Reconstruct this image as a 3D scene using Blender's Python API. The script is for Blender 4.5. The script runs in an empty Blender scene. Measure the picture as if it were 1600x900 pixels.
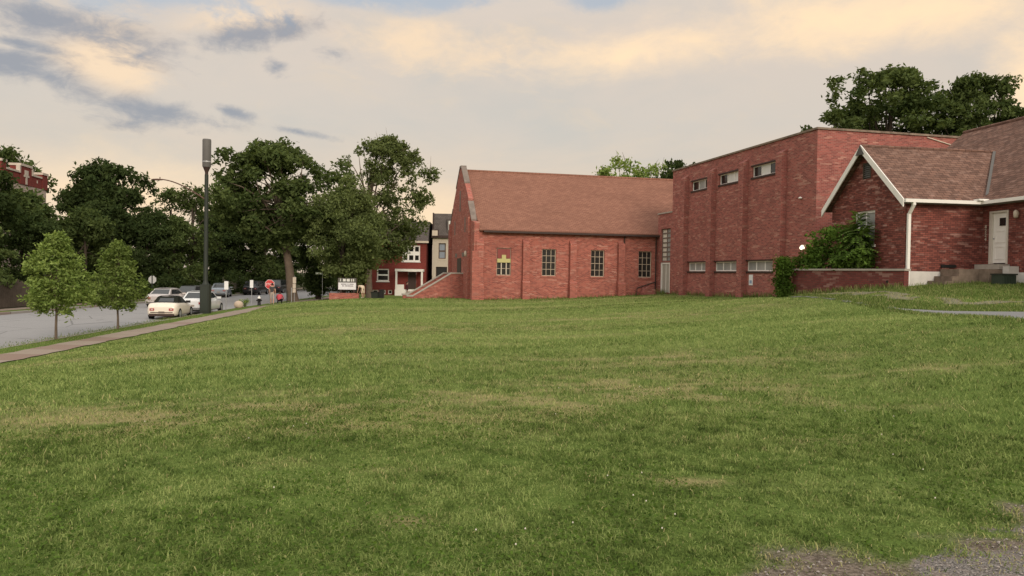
import bpy, bmesh, math, random
import numpy as np
from mathutils import Vector, Matrix

# ------------------------------------------------------------------ camera, sky, sun, exposure
scene = bpy.context.scene
COL = scene.collection
R = math.radians
EYE = 1.85
cam_d = bpy.data.cameras.new("camera")
cam = bpy.data.objects.new("camera", cam_d)
COL.objects.link(cam)
cam_d.sensor_width = 36.0
cam_d.lens = 27.0
cam_d.clip_start = 0.1
cam_d.clip_end = 3000
cam.matrix_world = Matrix.Translation((0, 0, EYE)) @ Matrix.Rotation(R(90 - 1.05), 4, 'X') @ Matrix.Rotation(R(0.9), 4, 'Z')
scene.camera = cam
scene.view_settings.view_transform = 'Standard'
scene.view_settings.look = 'None'
scene.view_settings.exposure = 0.2
scene.view_settings.gamma = 1.0
scene.view_settings.use_curve_mapping = False
scene.cycles.max_bounces = 6
scene.cycles.diffuse_bounces = 3
scene.cycles.transparent_max_bounces = 6

SUN_ELEV, SUN_AZ = 24.0, 158.0     # azimuth clockwise from the view direction (+Y): behind the camera, to the right
sun_d = bpy.data.lights.new("sun", 'SUN')
sun_d.energy = 1.6
sun_d.angle = R(16)
sun_d.color = (1.0, 0.86, 0.70)
sun = bpy.data.objects.new("sun", sun_d)
COL.objects.link(sun)
sun.rotation_euler = (R(90 - SUN_ELEV), 0, R(180 - SUN_AZ))


class NT:
    """small helper for node trees"""
    def __init__(self, tree):
        self.t = tree
        self.n = tree.nodes
        self.l = tree.links

    def add(self, typ, **kw):
        nd = self.n.new(typ)
        for k, v in kw.items():
            setattr(nd, k, v)
        return nd

    def put(self, sock, v):
        if hasattr(v, 'is_linked') or isinstance(v, bpy.types.NodeSocket):
            self.l.new(v, sock)
        elif v is not None:
            sock.default_value = v

    def math(self, op, a, b=None, c=None, clamp=False):
        nd = self.add('ShaderNodeMath', operation=op, use_clamp=clamp)
        self.put(nd.inputs[0], a)
        self.put(nd.inputs[1], b)
        self.put(nd.inputs[2], c)
        return nd.outputs[0]

    def mix(self, f, a, b, blend='MIX'):
        nd = self.add('ShaderNodeMix', data_type='RGBA', blend_type=blend)
        self.put(nd.inputs[0], f)
        self.put(nd.inputs[6], tuple(a) + (1,) if isinstance(a, (tuple, list)) and len(a) == 3 else a)
        self.put(nd.inputs[7], tuple(b) + (1,) if isinstance(b, (tuple, list)) and len(b) == 3 else b)
        return nd.outputs[2]

    def noise(self, vec, scale, detail=3, rough=0.55, dist=0.0):
        nd = self.add('ShaderNodeTexNoise')
        self.put(nd.inputs['Vector'], vec)
        nd.inputs['Scale'].default_value = scale
        nd.inputs['Detail'].default_value = detail
        nd.inputs['Roughness'].default_value = rough
        nd.inputs['Distortion'].default_value = dist
        return nd.outputs['Fac']

    def ramp(self, f, stops):
        nd = self.add('ShaderNodeValToRGB')
        cr = nd.color_ramp
        while len(cr.elements) < len(stops):
            cr.elements.new(0.5)
        for e, (p, c) in zip(cr.elements, stops):
            e.position = p
            e.color = tuple(c) + (1,) if len(c) == 3 else c
        self.put(nd.inputs[0], f)
        return nd.outputs[0]

    def smooth(self, v, lo, hi):
        nd = self.add('ShaderNodeMapRange', interpolation_type='SMOOTHSTEP')
        self.put(nd.inputs[0], v)
        nd.inputs[1].default_value = lo
        nd.inputs[2].default_value = hi
        return nd.outputs[0]

    def scale(self, vec, s, off=(0, 0, 0)):
        nd = self.add('ShaderNodeMapping')
        self.put(nd.inputs[0], vec)
        nd.inputs['Scale'].default_value = s
        nd.inputs['Location'].default_value = off
        return nd.outputs[0]


world = bpy.data.worlds.new("World")
scene.world = world
world.use_nodes = True
W = NT(world.node_tree)
W.n.clear()
w_out = W.add('ShaderNodeOutputWorld')
sky = W.add('ShaderNodeTexSky', sky_type='NISHITA')
sky.sun_disc = False
sky.sun_elevation = R(SUN_ELEV)
sky.sun_rotation = R(SUN_AZ)
sky.air_density = 1.2
sky.dust_density = 2.0
bg_sky = W.add('ShaderNodeBackground')
W.l.new(sky.outputs[0], bg_sky.inputs[0])
bg_sky.inputs[1].default_value = 0.11
tc = W.add('ShaderNodeTexCoord')
DIR = tc.outputs['Generated']
sep = W.add('ShaderNodeSeparateXYZ')
W.l.new(DIR, sep.inputs[0])
AZ = W.math('MULTIPLY', W.math('ARCTAN2', sep.outputs[0], sep.outputs[1]), 57.2958)
EL = W.math('MULTIPLY', W.math('ARCSINE', sep.outputs[2]), 57.2958)
comb = W.add('ShaderNodeCombineXYZ')
W.l.new(AZ, comb.inputs[0])
W.l.new(EL, comb.inputs[1])
ANG = comb.outputs[0]
n_big = W.noise(W.scale(ANG, (0.045, 0.12, 1)), 1.0, 6, 0.6, 0.3)
n_mid = W.noise(W.scale(ANG, (0.16, 0.34, 1), (3, 7, 0)), 1.0, 7, 0.62, 0.4)
n_fine = W.noise(W.scale(ANG, (0.55, 0.95, 1), (9, 2, 0)), 1.0, 8, 0.66, 0.5)


def blob(a0, e0, ra, re, tilt=0.0, edge=1.25, amp=1.55, bias=0.16):
    """a soft-edged cloud around a direction of the sky (degrees)"""
    c, s = math.cos(R(tilt)), math.sin(R(tilt))
    da = W.math('SUBTRACT', AZ, a0)
    de = W.math('SUBTRACT', EL, e0)
    x = W.math('ADD', W.math('MULTIPLY', da, c / ra), W.math('MULTIPLY', de, s / ra))
    y = W.math('ADD', W.math('MULTIPLY', da, -s / re), W.math('MULTIPLY', de, c / re))
    d = W.math('SQRT', W.math('ADD', W.math('MULTIPLY', x, x), W.math('MULTIPLY', y, y)))
    v = W.math('SUBTRACT', W.math('SUBTRACT', 1.0 + bias, d), W.math('MULTIPLY', W.math('SUBTRACT', n_mid, 0.5), -amp * 2))
    v = W.math('ADD', v, W.math('MULTIPLY', W.math('SUBTRACT', n_fine, 0.5), amp))
    return W.smooth(v, 0.0, edge)


def union(bl):
    f = bl[0]
    for b in bl[1:]:
        f = W.math('MAXIMUM', f, b)
    return f


# high thin overcast: warm near the horizon, grey higher up
cloud = W.ramp(W.math('DIVIDE', EL, 40.0, clamp=True), [(0.0, (0.73, 0.53, 0.385)), (0.16, (0.69, 0.56, 0.435)), (0.27, (0.61, 0.54, 0.465)), (0.42, (0.66, 0.56, 0.47)), (1.0, (0.70, 0.68, 0.64))])
cloud = W.mix(W.math('MULTIPLY', W.smooth(n_big, 0.40, 0.66), 0.55), cloud, (0.50, 0.49, 0.455))
cloud = W.mix(W.math('MULTIPLY', W.smooth(n_mid, 0.50, 0.75), 0.35), cloud, (0.72, 0.58, 0.42))
warm = union([blob(9, 16.0, 11, 2.2, 8, 1.5, 0.7), blob(25, 17.3, 17, 3.0, 0, 1.3, 0.6), blob(33.5, 12, 2.6, 7, 0, 1.4, 0.7), blob(-27, 4.8, 13, 3.6, 0, 1.5, 0.3), blob(-6, 4.0, 8, 4.0, 0, 1.8, 0.4), blob(9, 2.5, 12, 3.0, 0, 1.8, 0.3)])
cloud = W.mix(W.math('MULTIPLY', warm, 0.92), cloud, (1.03, 0.755, 0.47))
pale = union([blob(-27.5, 13.4, 4.0, 2.6, 0, 0.8, 0.8), blob(-7, 16.5, 8, 2.4, 0, 1.2, 0.9), blob(-20, 17.6, 6, 2.0, 0, 0.8, 1.0)])
cloud = W.mix(W.math('MULTIPLY', pale, 0.80), cloud, (0.93, 0.69, 0.45))
gap = union([blob(-29, 18.3, 14, 2.1, 0, 0.8, 0.9), blob(-9, 19.6, 9, 1.5, 0, 0.8, 0.8), blob(6, 19.8, 4, 1.2, 0, 0.9, 0.8)])
cloud = W.mix(W.math('MULTIPLY', gap, 0.72), cloud, (0.43, 0.47, 0.52))
grey = union([blob(-32.2, 15.3, 7.4, 1.35, -5), blob(-25.4, 14.2, 3.6, 1.5, -12), blob(-31.6, 12.0, 6.6, 1.5, -14), blob(-25.4, 10.4, 5.4, 1.3, -5), blob(-18.0, 16.3, 6.0, 1.15, 14), blob(-13.4, 15.4, 2.2, 0.65, -8), blob(-32.5, 13.6, 3.0, 0.5, -4),
              blob(-20.4, 10.9, 2.0, 0.5, -14), blob(-17.3, 14.0, 1.1, 0.8, 0), blob(-15.5, 9.8, 2.6, 0.35, -8)])
cloud = W.mix(W.math('MULTIPLY', grey, 0.90), cloud, (0.27, 0.285, 0.325))
# the half of the sky behind the camera is the lit, brighter one
back = W.smooth(W.math('MULTIPLY', sep.outputs[1], -1.0), -0.35, 0.6)
lift = W.smooth(EL, 24.0, 60.0)
gain = W.math('ADD', 1.0, W.math('ADD', W.math('MULTIPLY', back, 0.75), W.math('MULTIPLY', lift, 0.45)))
below = W.smooth(EL, -6.0, 0.0)
bg_cl = W.add('ShaderNodeBackground')
W.l.new(cloud, bg_cl.inputs[0])
W.l.new(W.math('MULTIPLY', gain, below), bg_cl.inputs[1])
mixs = W.add('ShaderNodeMixShader')
cover = W.math('SUBTRACT', 0.93, W.math('MULTIPLY', gap, 0.25))
W.l.new(cover, mixs.inputs[0])
W.l.new(bg_sky.outputs[0], mixs.inputs[1])
W.l.new(bg_cl.outputs[0], mixs.inputs[2])
W.l.new(mixs.outputs[0], w_out.inputs[0])

# ------------------------------------------------------------------ numpy noise, terrain
rng = np.random.default_rng(11)
_LAT = rng.random((256, 256))


def vnoise(x, y, seed=0):
    x = np.asarray(x, float) + seed * 17.31
    y = np.asarray(y, float) + seed * 9.77
    xi = np.floor(x).astype(int)
    yi = np.floor(y).astype(int)
    fx = x - xi
    fy = y - yi
    fx = fx * fx * (3 - 2 * fx)
    fy = fy * fy * (3 - 2 * fy)
    g = lambda a, b: _LAT[a & 255, b & 255]
    return (g(xi, yi) * (1 - fx) + g(xi + 1, yi) * fx) * (1 - fy) + (g(xi, yi + 1) * (1 - fx) + g(xi + 1, yi + 1) * fx) * fy


def fbm(x, y, seed=0, octv=4, gain=0.5):
    s, a, t = 0, 1.0, 0
    for k in range(octv):
        s = s + a * vnoise(np.asarray(x) * 2 ** k, np.asarray(y) * 2 ** k, seed + k * 3)
        t += a
        a *= gain
    return s / t


def sstep(a, b, x):
    t = np.clip((np.asarray(x, float) - a) / (b - a), 0, 1)
    return t * t * (3 - 2 * t)


def kerb_near(Y):
    Y = np.asarray(Y, float)
    return np.where(Y < 56, -14.8 - 0.095 * Y, -20.12 - 0.03 * (Y - 56))


def walk_near(Y):
    Y = np.asarray(Y, float)
    return np.where(Y < 56, -12.3 - 0.095 * Y, -17.62 - 0.03 * (Y - 56))


def kerb_far(Y):
    return -29.8 - 0.012 * np.asarray(Y, float)


CTRL = np.array([
    (0, 0, 0), (0, 5, 0), (-5, 5, -.04), (5, 4, .0), (3, 9, .03), (0, 15, 0), (0, 24, 0), (0, 32, 0.0), (0, 45, 0.0), (-2.6, 53.5, .0), (3, 54.5, .12), (7, 55, .32), (10.6, 56, .55),
    (-6, 15, -.10), (-6, 30, -.10), (-6, 45, -.06), (-9, 15, -.35), (-10, 30, -.36), (-11, 45, -.17), (-13, 47, -.26), (-14, 51, -.26), (-15.5, 56, -.42), (-12.5, 15, -.85), (-14.5, 30, -.88), (-15.4, 44, -.70), (-15.3, 49, -.44), (-16.0, 53, -.50), (-8, 57, -.10), (-12, 58, -.24), (-18.5, 60, -.93), (-17.5, 65, -.90),
    (-8, 65, -.42), (-14, 66, -.47), (-4, 61, -.12), (-10, 73, -.95), (-16, 72, -.95), (0, 75, -.8), (-20, 90, -1), (0, 100, -1), (-12.5, 0, -.8), (-8, 0, -.3), (-14, -20, -.9), (0, -20, 0), (20, -20, .5),
    (6, 15, .22), (8, 22, .48), (9, 30, .60), (8, 40, .50), (10.5, 46, .58), (11, 35, .88), (12.4, 34.4, 1.03), (14.2, 41.2, .85), (12.7, 47, .65), (12.3, 28, .98), (12.7, 19, .94), (14.5, 21.5, .95), (14.0, 24.0, .95), (14.9, 25.8, 1.2),
    (14.5, 28.4, 1.52), (15.6, 28.6, 1.6), (18.4, 27, 1.72), (22, 22.5, 1.35), (17, 20, .98), (14, 12, .6), (9, 8, .12), (20, 12, .7), (22, 30, 1.8), (16, 33, 1.6), (30, 30, 1.8), (30, 10, .9),
    (20, 60, .9), (40, 60, 1.0), (60, 20, 1.2), (60, 100, 0.3), (30, 100, 0), (100, 50, .6), (100, 150, -.5), (-100, 50, -1), (-100, 150, -1), (0, 200, -1), (-60, 0, -1)], float)


def _tps(r2):
    return np.where(r2 > 1e-9, r2 * np.log(np.maximum(r2, 1e-9)) * 0.5, 0.0)


_P = CTRL[:, :2] / 10.0
_d2 = ((_P[:, None] - _P[None]) ** 2).sum(-1)
_n = len(_P)
_A = np.zeros((_n + 3, _n + 3))
_A[:_n, :_n] = _tps(_d2) + np.eye(_n) * 0.02
_A[:_n, _n] = 1
_A[:_n, _n + 1:] = _P
_A[_n, :_n] = 1
_A[_n + 1:, :_n] = _P.T
_wts = np.linalg.solve(_A, np.concatenate([CTRL[:, 2], [0, 0, 0]]))


def H(x, y):
    """height of the ground (lawn, bank, verge) above the point under the camera"""
    x = np.asarray(x, float)
    y = np.asarray(y, float)
    sh = np.broadcast(x, y).shape
    xf = np.broadcast_to(x, sh).ravel()
    yf = np.broadcast_to(y, sh).ravel()
    out = np.zeros(xf.shape)
    for i in range(0, len(xf), 40000):
        q = np.stack([xf[i:i + 40000], yf[i:i + 40000]], 1) / 10.0
        d2 = ((q[:, None] - _P[None]) ** 2).sum(-1)
        out[i:i + 40000] = _tps(d2) @ _wts[:_n] + _wts[_n] + q @ _wts[_n + 1:]
    far = sstep(75, 110, yf)
    out = np.clip(out, -1.0, 2.0) * (1 - far) + np.where(xf > 12, 0.0, -1.0) * far
    wn = walk_near(yf)
    t = sstep(1.4, 0.0, xf - wn)
    out = out * (1 - t) + (-0.93) * t
    kn, kf = kerb_near(yf), kerb_far(yf)
    st = ((xf < kn + 0.35) & (xf > kf - 0.35))
    out = np.where(st, -1.25, out)
    out = np.where(xf <= kf - 0.35, -0.95, out)
    return out.reshape(sh)


def h1(x, y):
    return float(H(np.array([x]), np.array([y]))[0])


def Hg(x, y):
    """the lawn as built: H with its small humps"""
    x = np.asarray(x, float)
    y = np.asarray(y, float)
    return H(x, y) + (fbm(x * .9, y * .9, 3) - .5) * .05 * ((x > walk_near(y) + .5) & (y < 60) & (x < 11))


def dryness(x, y):
    """0 green .. 1 straw"""
    d = np.zeros(np.broadcast(x, y).shape)
    for (cx, cy, rx, ry, a) in [(-4.6, 9.9, 2.4, 1.2, .8), (-2.3, 10.6, 2.2, 1.3, .85), (-.2, 11.2, 2.4, 1.4, .75), (2.2, 12.3, 2.8, 1.6, .65), (-1.6, 9.3, 2.2, .7, .6), (-7.5, 10.4, 2.2, 1.2, .5), (3.5, 16, 4, 1.6, .45), (7.2, 13.5, 2.5, .8, .4), (5.0, 10.8, 1.0, .35, .6),
                                (-.80, 5.65, .20, .13, 1.0), (1.6, 6.9, .8, .18, .5), (3.2, 8.6, 1.2, .3, .35), (-1.7, 7.2, .8, .3, .35), (-4, 26, 6, 2.5, .4), (5, 30, 6, 2.5, .35), (-1, 40, 9, 2.0, .45), (3, 50, 9, 1.6, .55), (-10, 21, 3, 2, .3)]:
        d = np.maximum(d, a * np.exp(-(((x - cx) / rx) ** 2 + ((y - cy) / ry) ** 2)))
    n = fbm(np.asarray(x) * 1.5, np.asarray(y) * 2.2, 5, 5, .65)
    n2 = fbm(np.asarray(x) * .25, np.asarray(y) * .9, 8, 3)
    return np.clip(d * (0.10 + 1.9 * sstep(.38, .66, n)) + .40 * sstep(.52, .74, n2) * sstep(10, 22, y), 0, 1)


def bare(x, y):
    """1 where the grass gives way to crumbled paving and soil at the near right"""
    x = np.asarray(x, float)
    y = np.asarray(y, float)
    n = fbm(x * 1.6, y * 1.6, 31, 4)
    line = 4.90 + .08 * (np.minimum(x, 2.4) - 1.2) + 0.62 * np.maximum(x - 2.2, 0)
    v = (line - y) + (n - .5) * 1.9 - 1.6 * sstep(1.7, .9, x) - .06
    return sstep(-.32, .34, v)

# ------------------------------------------------------------------ materials
MATS = {}


def new_mat(name):
    m = bpy.data.materials.new(name)
    m.use_nodes = True
    t = NT(m.node_tree)
    t.n.clear()
    out = t.add('ShaderNodeOutputMaterial')
    return m, t, out


def principled(t, out, color, rough=0.6, spec=0.3, metal=0.0, bump=None, bump_s=0.3, bump_d=0.02):
    p = t.add('ShaderNodeBsdfPrincipled')
    t.put(p.inputs['Base Color'], tuple(color) + (1,) if isinstance(color, tuple) and len(color) == 3 else color)
    t.put(p.inputs['Roughness'], rough)
    p.inputs['Specular IOR Level'].default_value = spec
    p.inputs['Metallic'].default_value = metal
    if bump is not None:
        b = t.add('ShaderNodeBump')
        b.inputs['Strength'].default_value = bump_s
        b.inputs['Distance'].default_value = bump_d
        t.put(b.inputs['Height'], bump)
        t.l.new(b.outputs[0], p.inputs['Normal'])
    t.l.new(p.outputs[0], out.inputs[0])
    return p


def plain(name, color, rough=0.6, spec=0.3, metal=0.0, vary=0.15, scale=6.0):
    """a paint, metal, stone or cloth with slight unevenness and dirt"""
    if name in MATS:
        return MATS[name]
    m, t, out = new_mat(name)
    tc_ = t.add('ShaderNodeTexCoord')
    n = t.noise(tc_.outputs['Object'], scale, 5, 0.6)
    c = t.mix(n, tuple(v * (1 - vary) for v in color), tuple(min(1, v * (1 + vary)) for v in color))
    principled(t, out, c, rough, spec, metal, n, 0.08, 0.02)
    MATS[name] = m
    return m


def brick_mat(name, c1, c2, mortar, light, light_amt=0.5, dark=(.10, .03, .025), bw=.22, bh=.075, blot=(.55, 3.2), light_rows=1):
    m, t, out = new_mat(name)
    uv = t.add('ShaderNodeUVMap', uv_map='UVMap').outputs[0]
    b = t.add('ShaderNodeTexBrick')
    b.offset = 0.5
    t.l.new(uv, b.inputs['Vector'])
    b.inputs['Color1'].default_value = tuple(c1) + (1,)
    b.inputs['Color2'].default_value = tuple(c2) + (1,)
    b.inputs['Mortar'].default_value = tuple(mortar) + (1,)
    b.inputs['Scale'].default_value = 1.0
    b.inputs['Brick Width'].default_value = bw
    b.inputs['Row Height'].default_value = bh
    b.inputs['Mortar Size'].default_value = 0.009
    b.inputs['Mortar Smooth'].default_value = 0.3
    # odd pale bricks and runs of them
    b2 = t.add('ShaderNodeTexBrick')
    b2.offset = 0.5
    t.l.new(uv, b2.inputs['Vector'])
    b2.inputs['Color1'].default_value = (0, 0, 0, 1)
    b2.inputs['Color2'].default_value = (1, 1, 1, 1)
    b2.inputs['Mortar'].default_value = (.3, .3, .3, 1)
    b2.inputs['Scale'].default_value = 1.0
    b2.inputs['Brick Width'].default_value = bw * 1.5
    b2.inputs['Row Height'].default_value = bh * light_rows
    b2.inputs['Mortar Size'].default_value = 0.0
    n1 = t.noise(t.scale(uv, (blot[0], blot[1], 1)), 1.0, 5, 0.65)
    sel = t.math('MULTIPLY', t.smooth(b2.outputs[0], 0.66, 0.88), t.smooth(n1, 0.42, 0.62))
    col = t.mix(t.math('MULTIPLY', sel, light_amt), b.outputs[0], light)
    n2 = t.noise(t.scale(uv, (.8, 8.0, 1), (4, 9, 0)), 1.0, 4, 0.6)
    col = t.mix(t.math('MULTIPLY', t.smooth(n2, .58, .80), light_amt * .35), col, light)
    n3 = t.noise(t.scale(uv, (.22, .30, 1), (1, 2, 0)), 1.0, 5, 0.6)
    col = t.mix(t.math('MULTIPLY', t.smooth(n3, .50, .78), .38), col, dark)
    n4 = t.noise(t.scale(uv, (6, 14, 1)), 1.0, 2, 0.6)
    col = t.mix(t.math('MULTIPLY', t.math('SUBTRACT', n4, .5), .9, clamp=True), col, dark)
    principled(t, out, col, 0.85, 0.15, 0, b.outputs['Fac'], 0.35, -0.008)
    MATS[name] = m
    return m


BR_HALL = brick_mat('brick_hall', (.43, .125, .092), (.215, .058, .047), (.36, .205, .17), (.52, .29, .23), .62)
BR_GYM = brick_mat('brick_gym', (.365, .112, .092), (.190, .059, .051), (.31, .18, .155), (.48, .27, .21), .66)
BR_HOUSE = brick_mat('brick_house', (.270, .085, .066), (.118, .038, .032), (.060, .033, .029), (.39, .225, .19), .85, bw=.215, bh=.074, blot=(1.3, 3.4))
BR_OLD = brick_mat('brick_town', (.21, .042, .034), (.15, .030, .026), (.16, .05, .04), (.25, .07, .06), .25)
BR_PLANT = brick_mat('brick_planter', (.19, .052, .045), (.125, .036, .032), (.11, .06, .052), (.30, .18, .15), .7, dark=(.055, .05, .045), blot=(.7, 2.0))


def shingle_mat(name, c1, c2, c3, rh=.16, light=.4):
    m, t, out = new_mat(name)
    uv = t.add('ShaderNodeUVMap', uv_map='UVMap').outputs[0]
    b = t.add('ShaderNodeTexBrick')
    b.offset = 0.5
    t.l.new(uv, b.inputs['Vector'])
    b.inputs['Color1'].default_value = tuple(c1) + (1,)
    b.inputs['Color2'].default_value = tuple(c2) + (1,)
    b.inputs['Mortar'].default_value = tuple(v * .45 for v in c2) + (1,)
    b.inputs['Scale'].default_value = 1.0
    b.inputs['Brick Width'].default_value = .30
    b.inputs['Row Height'].default_value = rh
    b.inputs['Mortar Size'].default_value = 0.012
    b.inputs['Mortar Smooth'].default_value = 0.4
    n1 = t.noise(t.scale(uv, (2.2, 4.2, 1)), 1.0, 4, 0.7)
    col = t.mix(t.math('MULTIPLY', t.smooth(n1, .5, .72), light), b.outputs[0], c3)
    n2 = t.noise(t.scale(uv, (.25, .6, 1)), 1.0, 5, 0.65)
    col = t.mix(t.math('MULTIPLY', t.smooth(n2, .45, .8), .5), col, tuple(v * .62 for v in c2))
    principled(t, out, col, 0.9, 0.12, 0, b.outputs['Fac'], 0.5, -0.012)
    MATS[name] = m
    return m


SH_HALL = shingle_mat('shingle_hall', (.285, .140, .099), (.22, .106, .076), (.34, .185, .138), .14, .35)
SH_HOUSE = shingle_mat('shingle_house', (.205, .118, .090), (.120, .070, .055), (.33, .215, .175), .155, .65)
SH_GREY = shingle_mat('shingle_grey', (.13, .112, .105), (.10, .086, .08), (.16, .14, .13), .2, .3)

WHITE = plain('white_paint', (.76, .74, .70), .5, .3, 0, .12, 3)
CREAM = plain('cream_paint', (.52, .45, .37), .55, .3, 0, .15, 4)
CONC = plain('concrete', (.36, .33, .29), .9, .1, 0, .3, 3)
STONE = plain('cast_stone', (.30, .275, .25), .85, .15, 0, .3, 2)
OLDSTONE = plain('weathered_stone', (.20, .155, .122), .9, .1, 0, .85, 3.5)
COPE = plain('coping_stone', (.20, .165, .145), .9, .1, 0, .5, 2.5)
BEIGE = plain('beige_brick', (.47, .415, .345), .9, .1, 0, .15, 5)
DARKBROWN = plain('dark_brown_metal', (.045, .026, .022), .6, .3, 0, .2, 4)
DARKGREEN = plain('dark_green_paint', (.020, .026, .020), .55, .35, 0, .25, 5)
GREENBOX = plain('green_box_paint', (.03, .045, .032), .5, .35, 0, .25, 6)
GREYCYL = plain('grey_shroud', (.115, .11, .105), .6, .25, 0, .12, 3)
GALV = plain('galvanised', (.36, .37, .38), .45, .4, .5, .2, 5)
RUSTARM = plain('bronze_arm', (.10, .055, .04), .6, .3, 0, .2, 5)
BLACKP = plain('black_plastic', (.012, .012, .012), .5, .3, 0, .3, 5)
RUBBER = plain('rubber', (.014, .014, .015), .85, .1, 0, .3, 9)
FRAME_OLD = plain('old_window_frame', (.44, .36, .28), .6, .2, 0, .25, 6)
WOOD = plain('weathered_wood', (.085, .068, .055), .85, .1, 0, .4, 3)
REDP = plain('sign_red', (.50, .045, .045), .45, .4, 0, .12, 6)
SIGNW = plain('sign_white', (.70, .70, .70), .45, .4, 0, .08, 6)
PURPLE_WHITE = plain('board_white', (.72, .72, .76), .4, .4, 0, .06, 6)
YELLOWGREEN = plain('yellow_cross', (.46, .42, .19), .6, .2, 0, .12, 5)
BARK = plain('bark', (.135, .105, .082), .95, .05, 0, .45, 3)
BARK_DARK = plain('bark_dark', (.06, .048, .038), .95, .05, 0, .4, 3)


def glass_mat(name, base, rough=.08, spec=.6, vary=.5, scale=1.2):
    m, t, out = new_mat(name)
    g = t.add('ShaderNodeTexCoord')
    n = t.noise(g.outputs['Object'], scale, 3, .6)
    c = t.mix(n, tuple(v * (1 - vary) for v in base), tuple(v * (1 + vary) for v in base))
    principled(t, out, c, rough, spec, 0, n, .10, .03)
    MATS[name] = m
    return m


GLASS_DARK = glass_mat('dark_glass', (.018, .017, .016), .12, .45)
GLASS_HALL = glass_mat('old_glass', (.022, .020, .019), .25, .35)
GLASS_MILK = glass_mat('frosted_glass', (.27, .28, .27), .35, .5, .45, .9)
GLASS_SKY_REFL = glass_mat('sky_reflection_glass', (.62, .62, .60), .25, .5, .15, .9)  # white sky reflection put into the pane colour
GLASS_CAR = glass_mat('car_glass', (.03, .034, .038), .06, .8, .2)
GLASS_BLOCK = glass_mat('glass_block', (.62, .58, .50), .3, .5, .25, 3)


def paint_mat(name, color, metal=0.0, rough=.28):
    m, t, out = new_mat(name)
    g = t.add('ShaderNodeTexCoord')
    n = t.noise(g.outputs['Object'], 2.5, 4, .6)
    c = t.mix(t.smooth(n, .5, .8), color, tuple(v * .82 for v in color))
    p = principled(t, out, c, rough, .5, metal)
    p.inputs['Coat Weight'].default_value = .4
    p.inputs['Coat Roughness'].default_value = .1
    MATS[name] = m
    return m


CAR_CREAM = paint_mat('car_cream', (.74, .67, .57))
CAR_WHITE = paint_mat('car_white', (.64, .65, .66))
CAR_SILVER = paint_mat('car_silver', (.50, .46, .45), .3)
CAR_DARK = paint_mat('car_dark', (.03, .032, .036))
CAR_BLUE = paint_mat('car_steel', (.30, .34, .39), .3)
SOFTTOP = plain('soft_top', (.016, .018, .014), .9, .1, 0, .3, 6)
TAIL = plain('tail_lamp', (.35, .03, .04), .3, .5, 0, .2, 9)
CLEARLAMP = plain('clear_lamp', (.55, .55, .5), .2, .6, 0, .1, 9)
PLATE = plain('plate', (.30, .26, .22), .5, .3, 0, .3, 30)


def emis(name, col, s):
    m, t, out = new_mat(name)
    e = t.add('ShaderNodeEmission')
    e.inputs[0].default_value = tuple(col) + (1,)
    e.inputs[1].default_value = s
    t.l.new(e.outputs[0], out.inputs[0])
    MATS[name] = m
    return m


LAMP_ON = emis('lit_lamp', (1.0, .88, .64), 2.0)
WIN_LIT = emis('lit_window', (.80, .70, .55), .75)


def leaf_mat(name, base, tip, trans=.35, hue=.3):
    """leaves: colour per leaf from the mesh, each tree a little different"""
    m, t, out = new_mat(name)
    a = t.add('ShaderNodeAttribute', attribute_name='tint')
    oi = t.add('ShaderNodeObjectInfo')
    c = t.mix(a.outputs['Fac'], base, tip)
    v = t.math('ADD', 1.0 - hue * .5, t.math('MULTIPLY', oi.outputs['Random'], hue))
    c = t.mix(1.0, c, v, 'MULTIPLY')
    d = t.add('ShaderNodeBsdfDiffuse')
    t.l.new(c, d.inputs[0])
    tr = t.add('ShaderNodeBsdfTranslucent')
    t.l.new(t.mix(1.0, c, (1.15, 1.1, .6), 'MULTIPLY'), tr.inputs[0])
    mx = t.add('ShaderNodeMixShader')
    mx.inputs[0].default_value = trans
    t.l.new(d.outputs[0], mx.inputs[1])
    t.l.new(tr.outputs[0], mx.inputs[2])
    t.l.new(mx.outputs[0], out.inputs[0])
    MATS[name] = m
    return m


LEAF_DARK = leaf_mat('leaf_dark', (.030, .048, .018), (.085, .118, .045))
LEAF_MID = leaf_mat('leaf_mid', (.044, .068, .024), (.140, .182, .066))
LEAF_OLIVE = leaf_mat('leaf_olive', (.070, .095, .034), (.200, .245, .095))
LEAF_YOUNG = leaf_mat('leaf_young', (.085, .135, .030), (.32, .41, .13))
LEAF_SHRUB = leaf_mat('leaf_shrub', (.045, .085, .018), (.15, .245, .05))
LEAF_IVY = leaf_mat('leaf_ivy', (.035, .065, .014), (.10, .17, .03))

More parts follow.
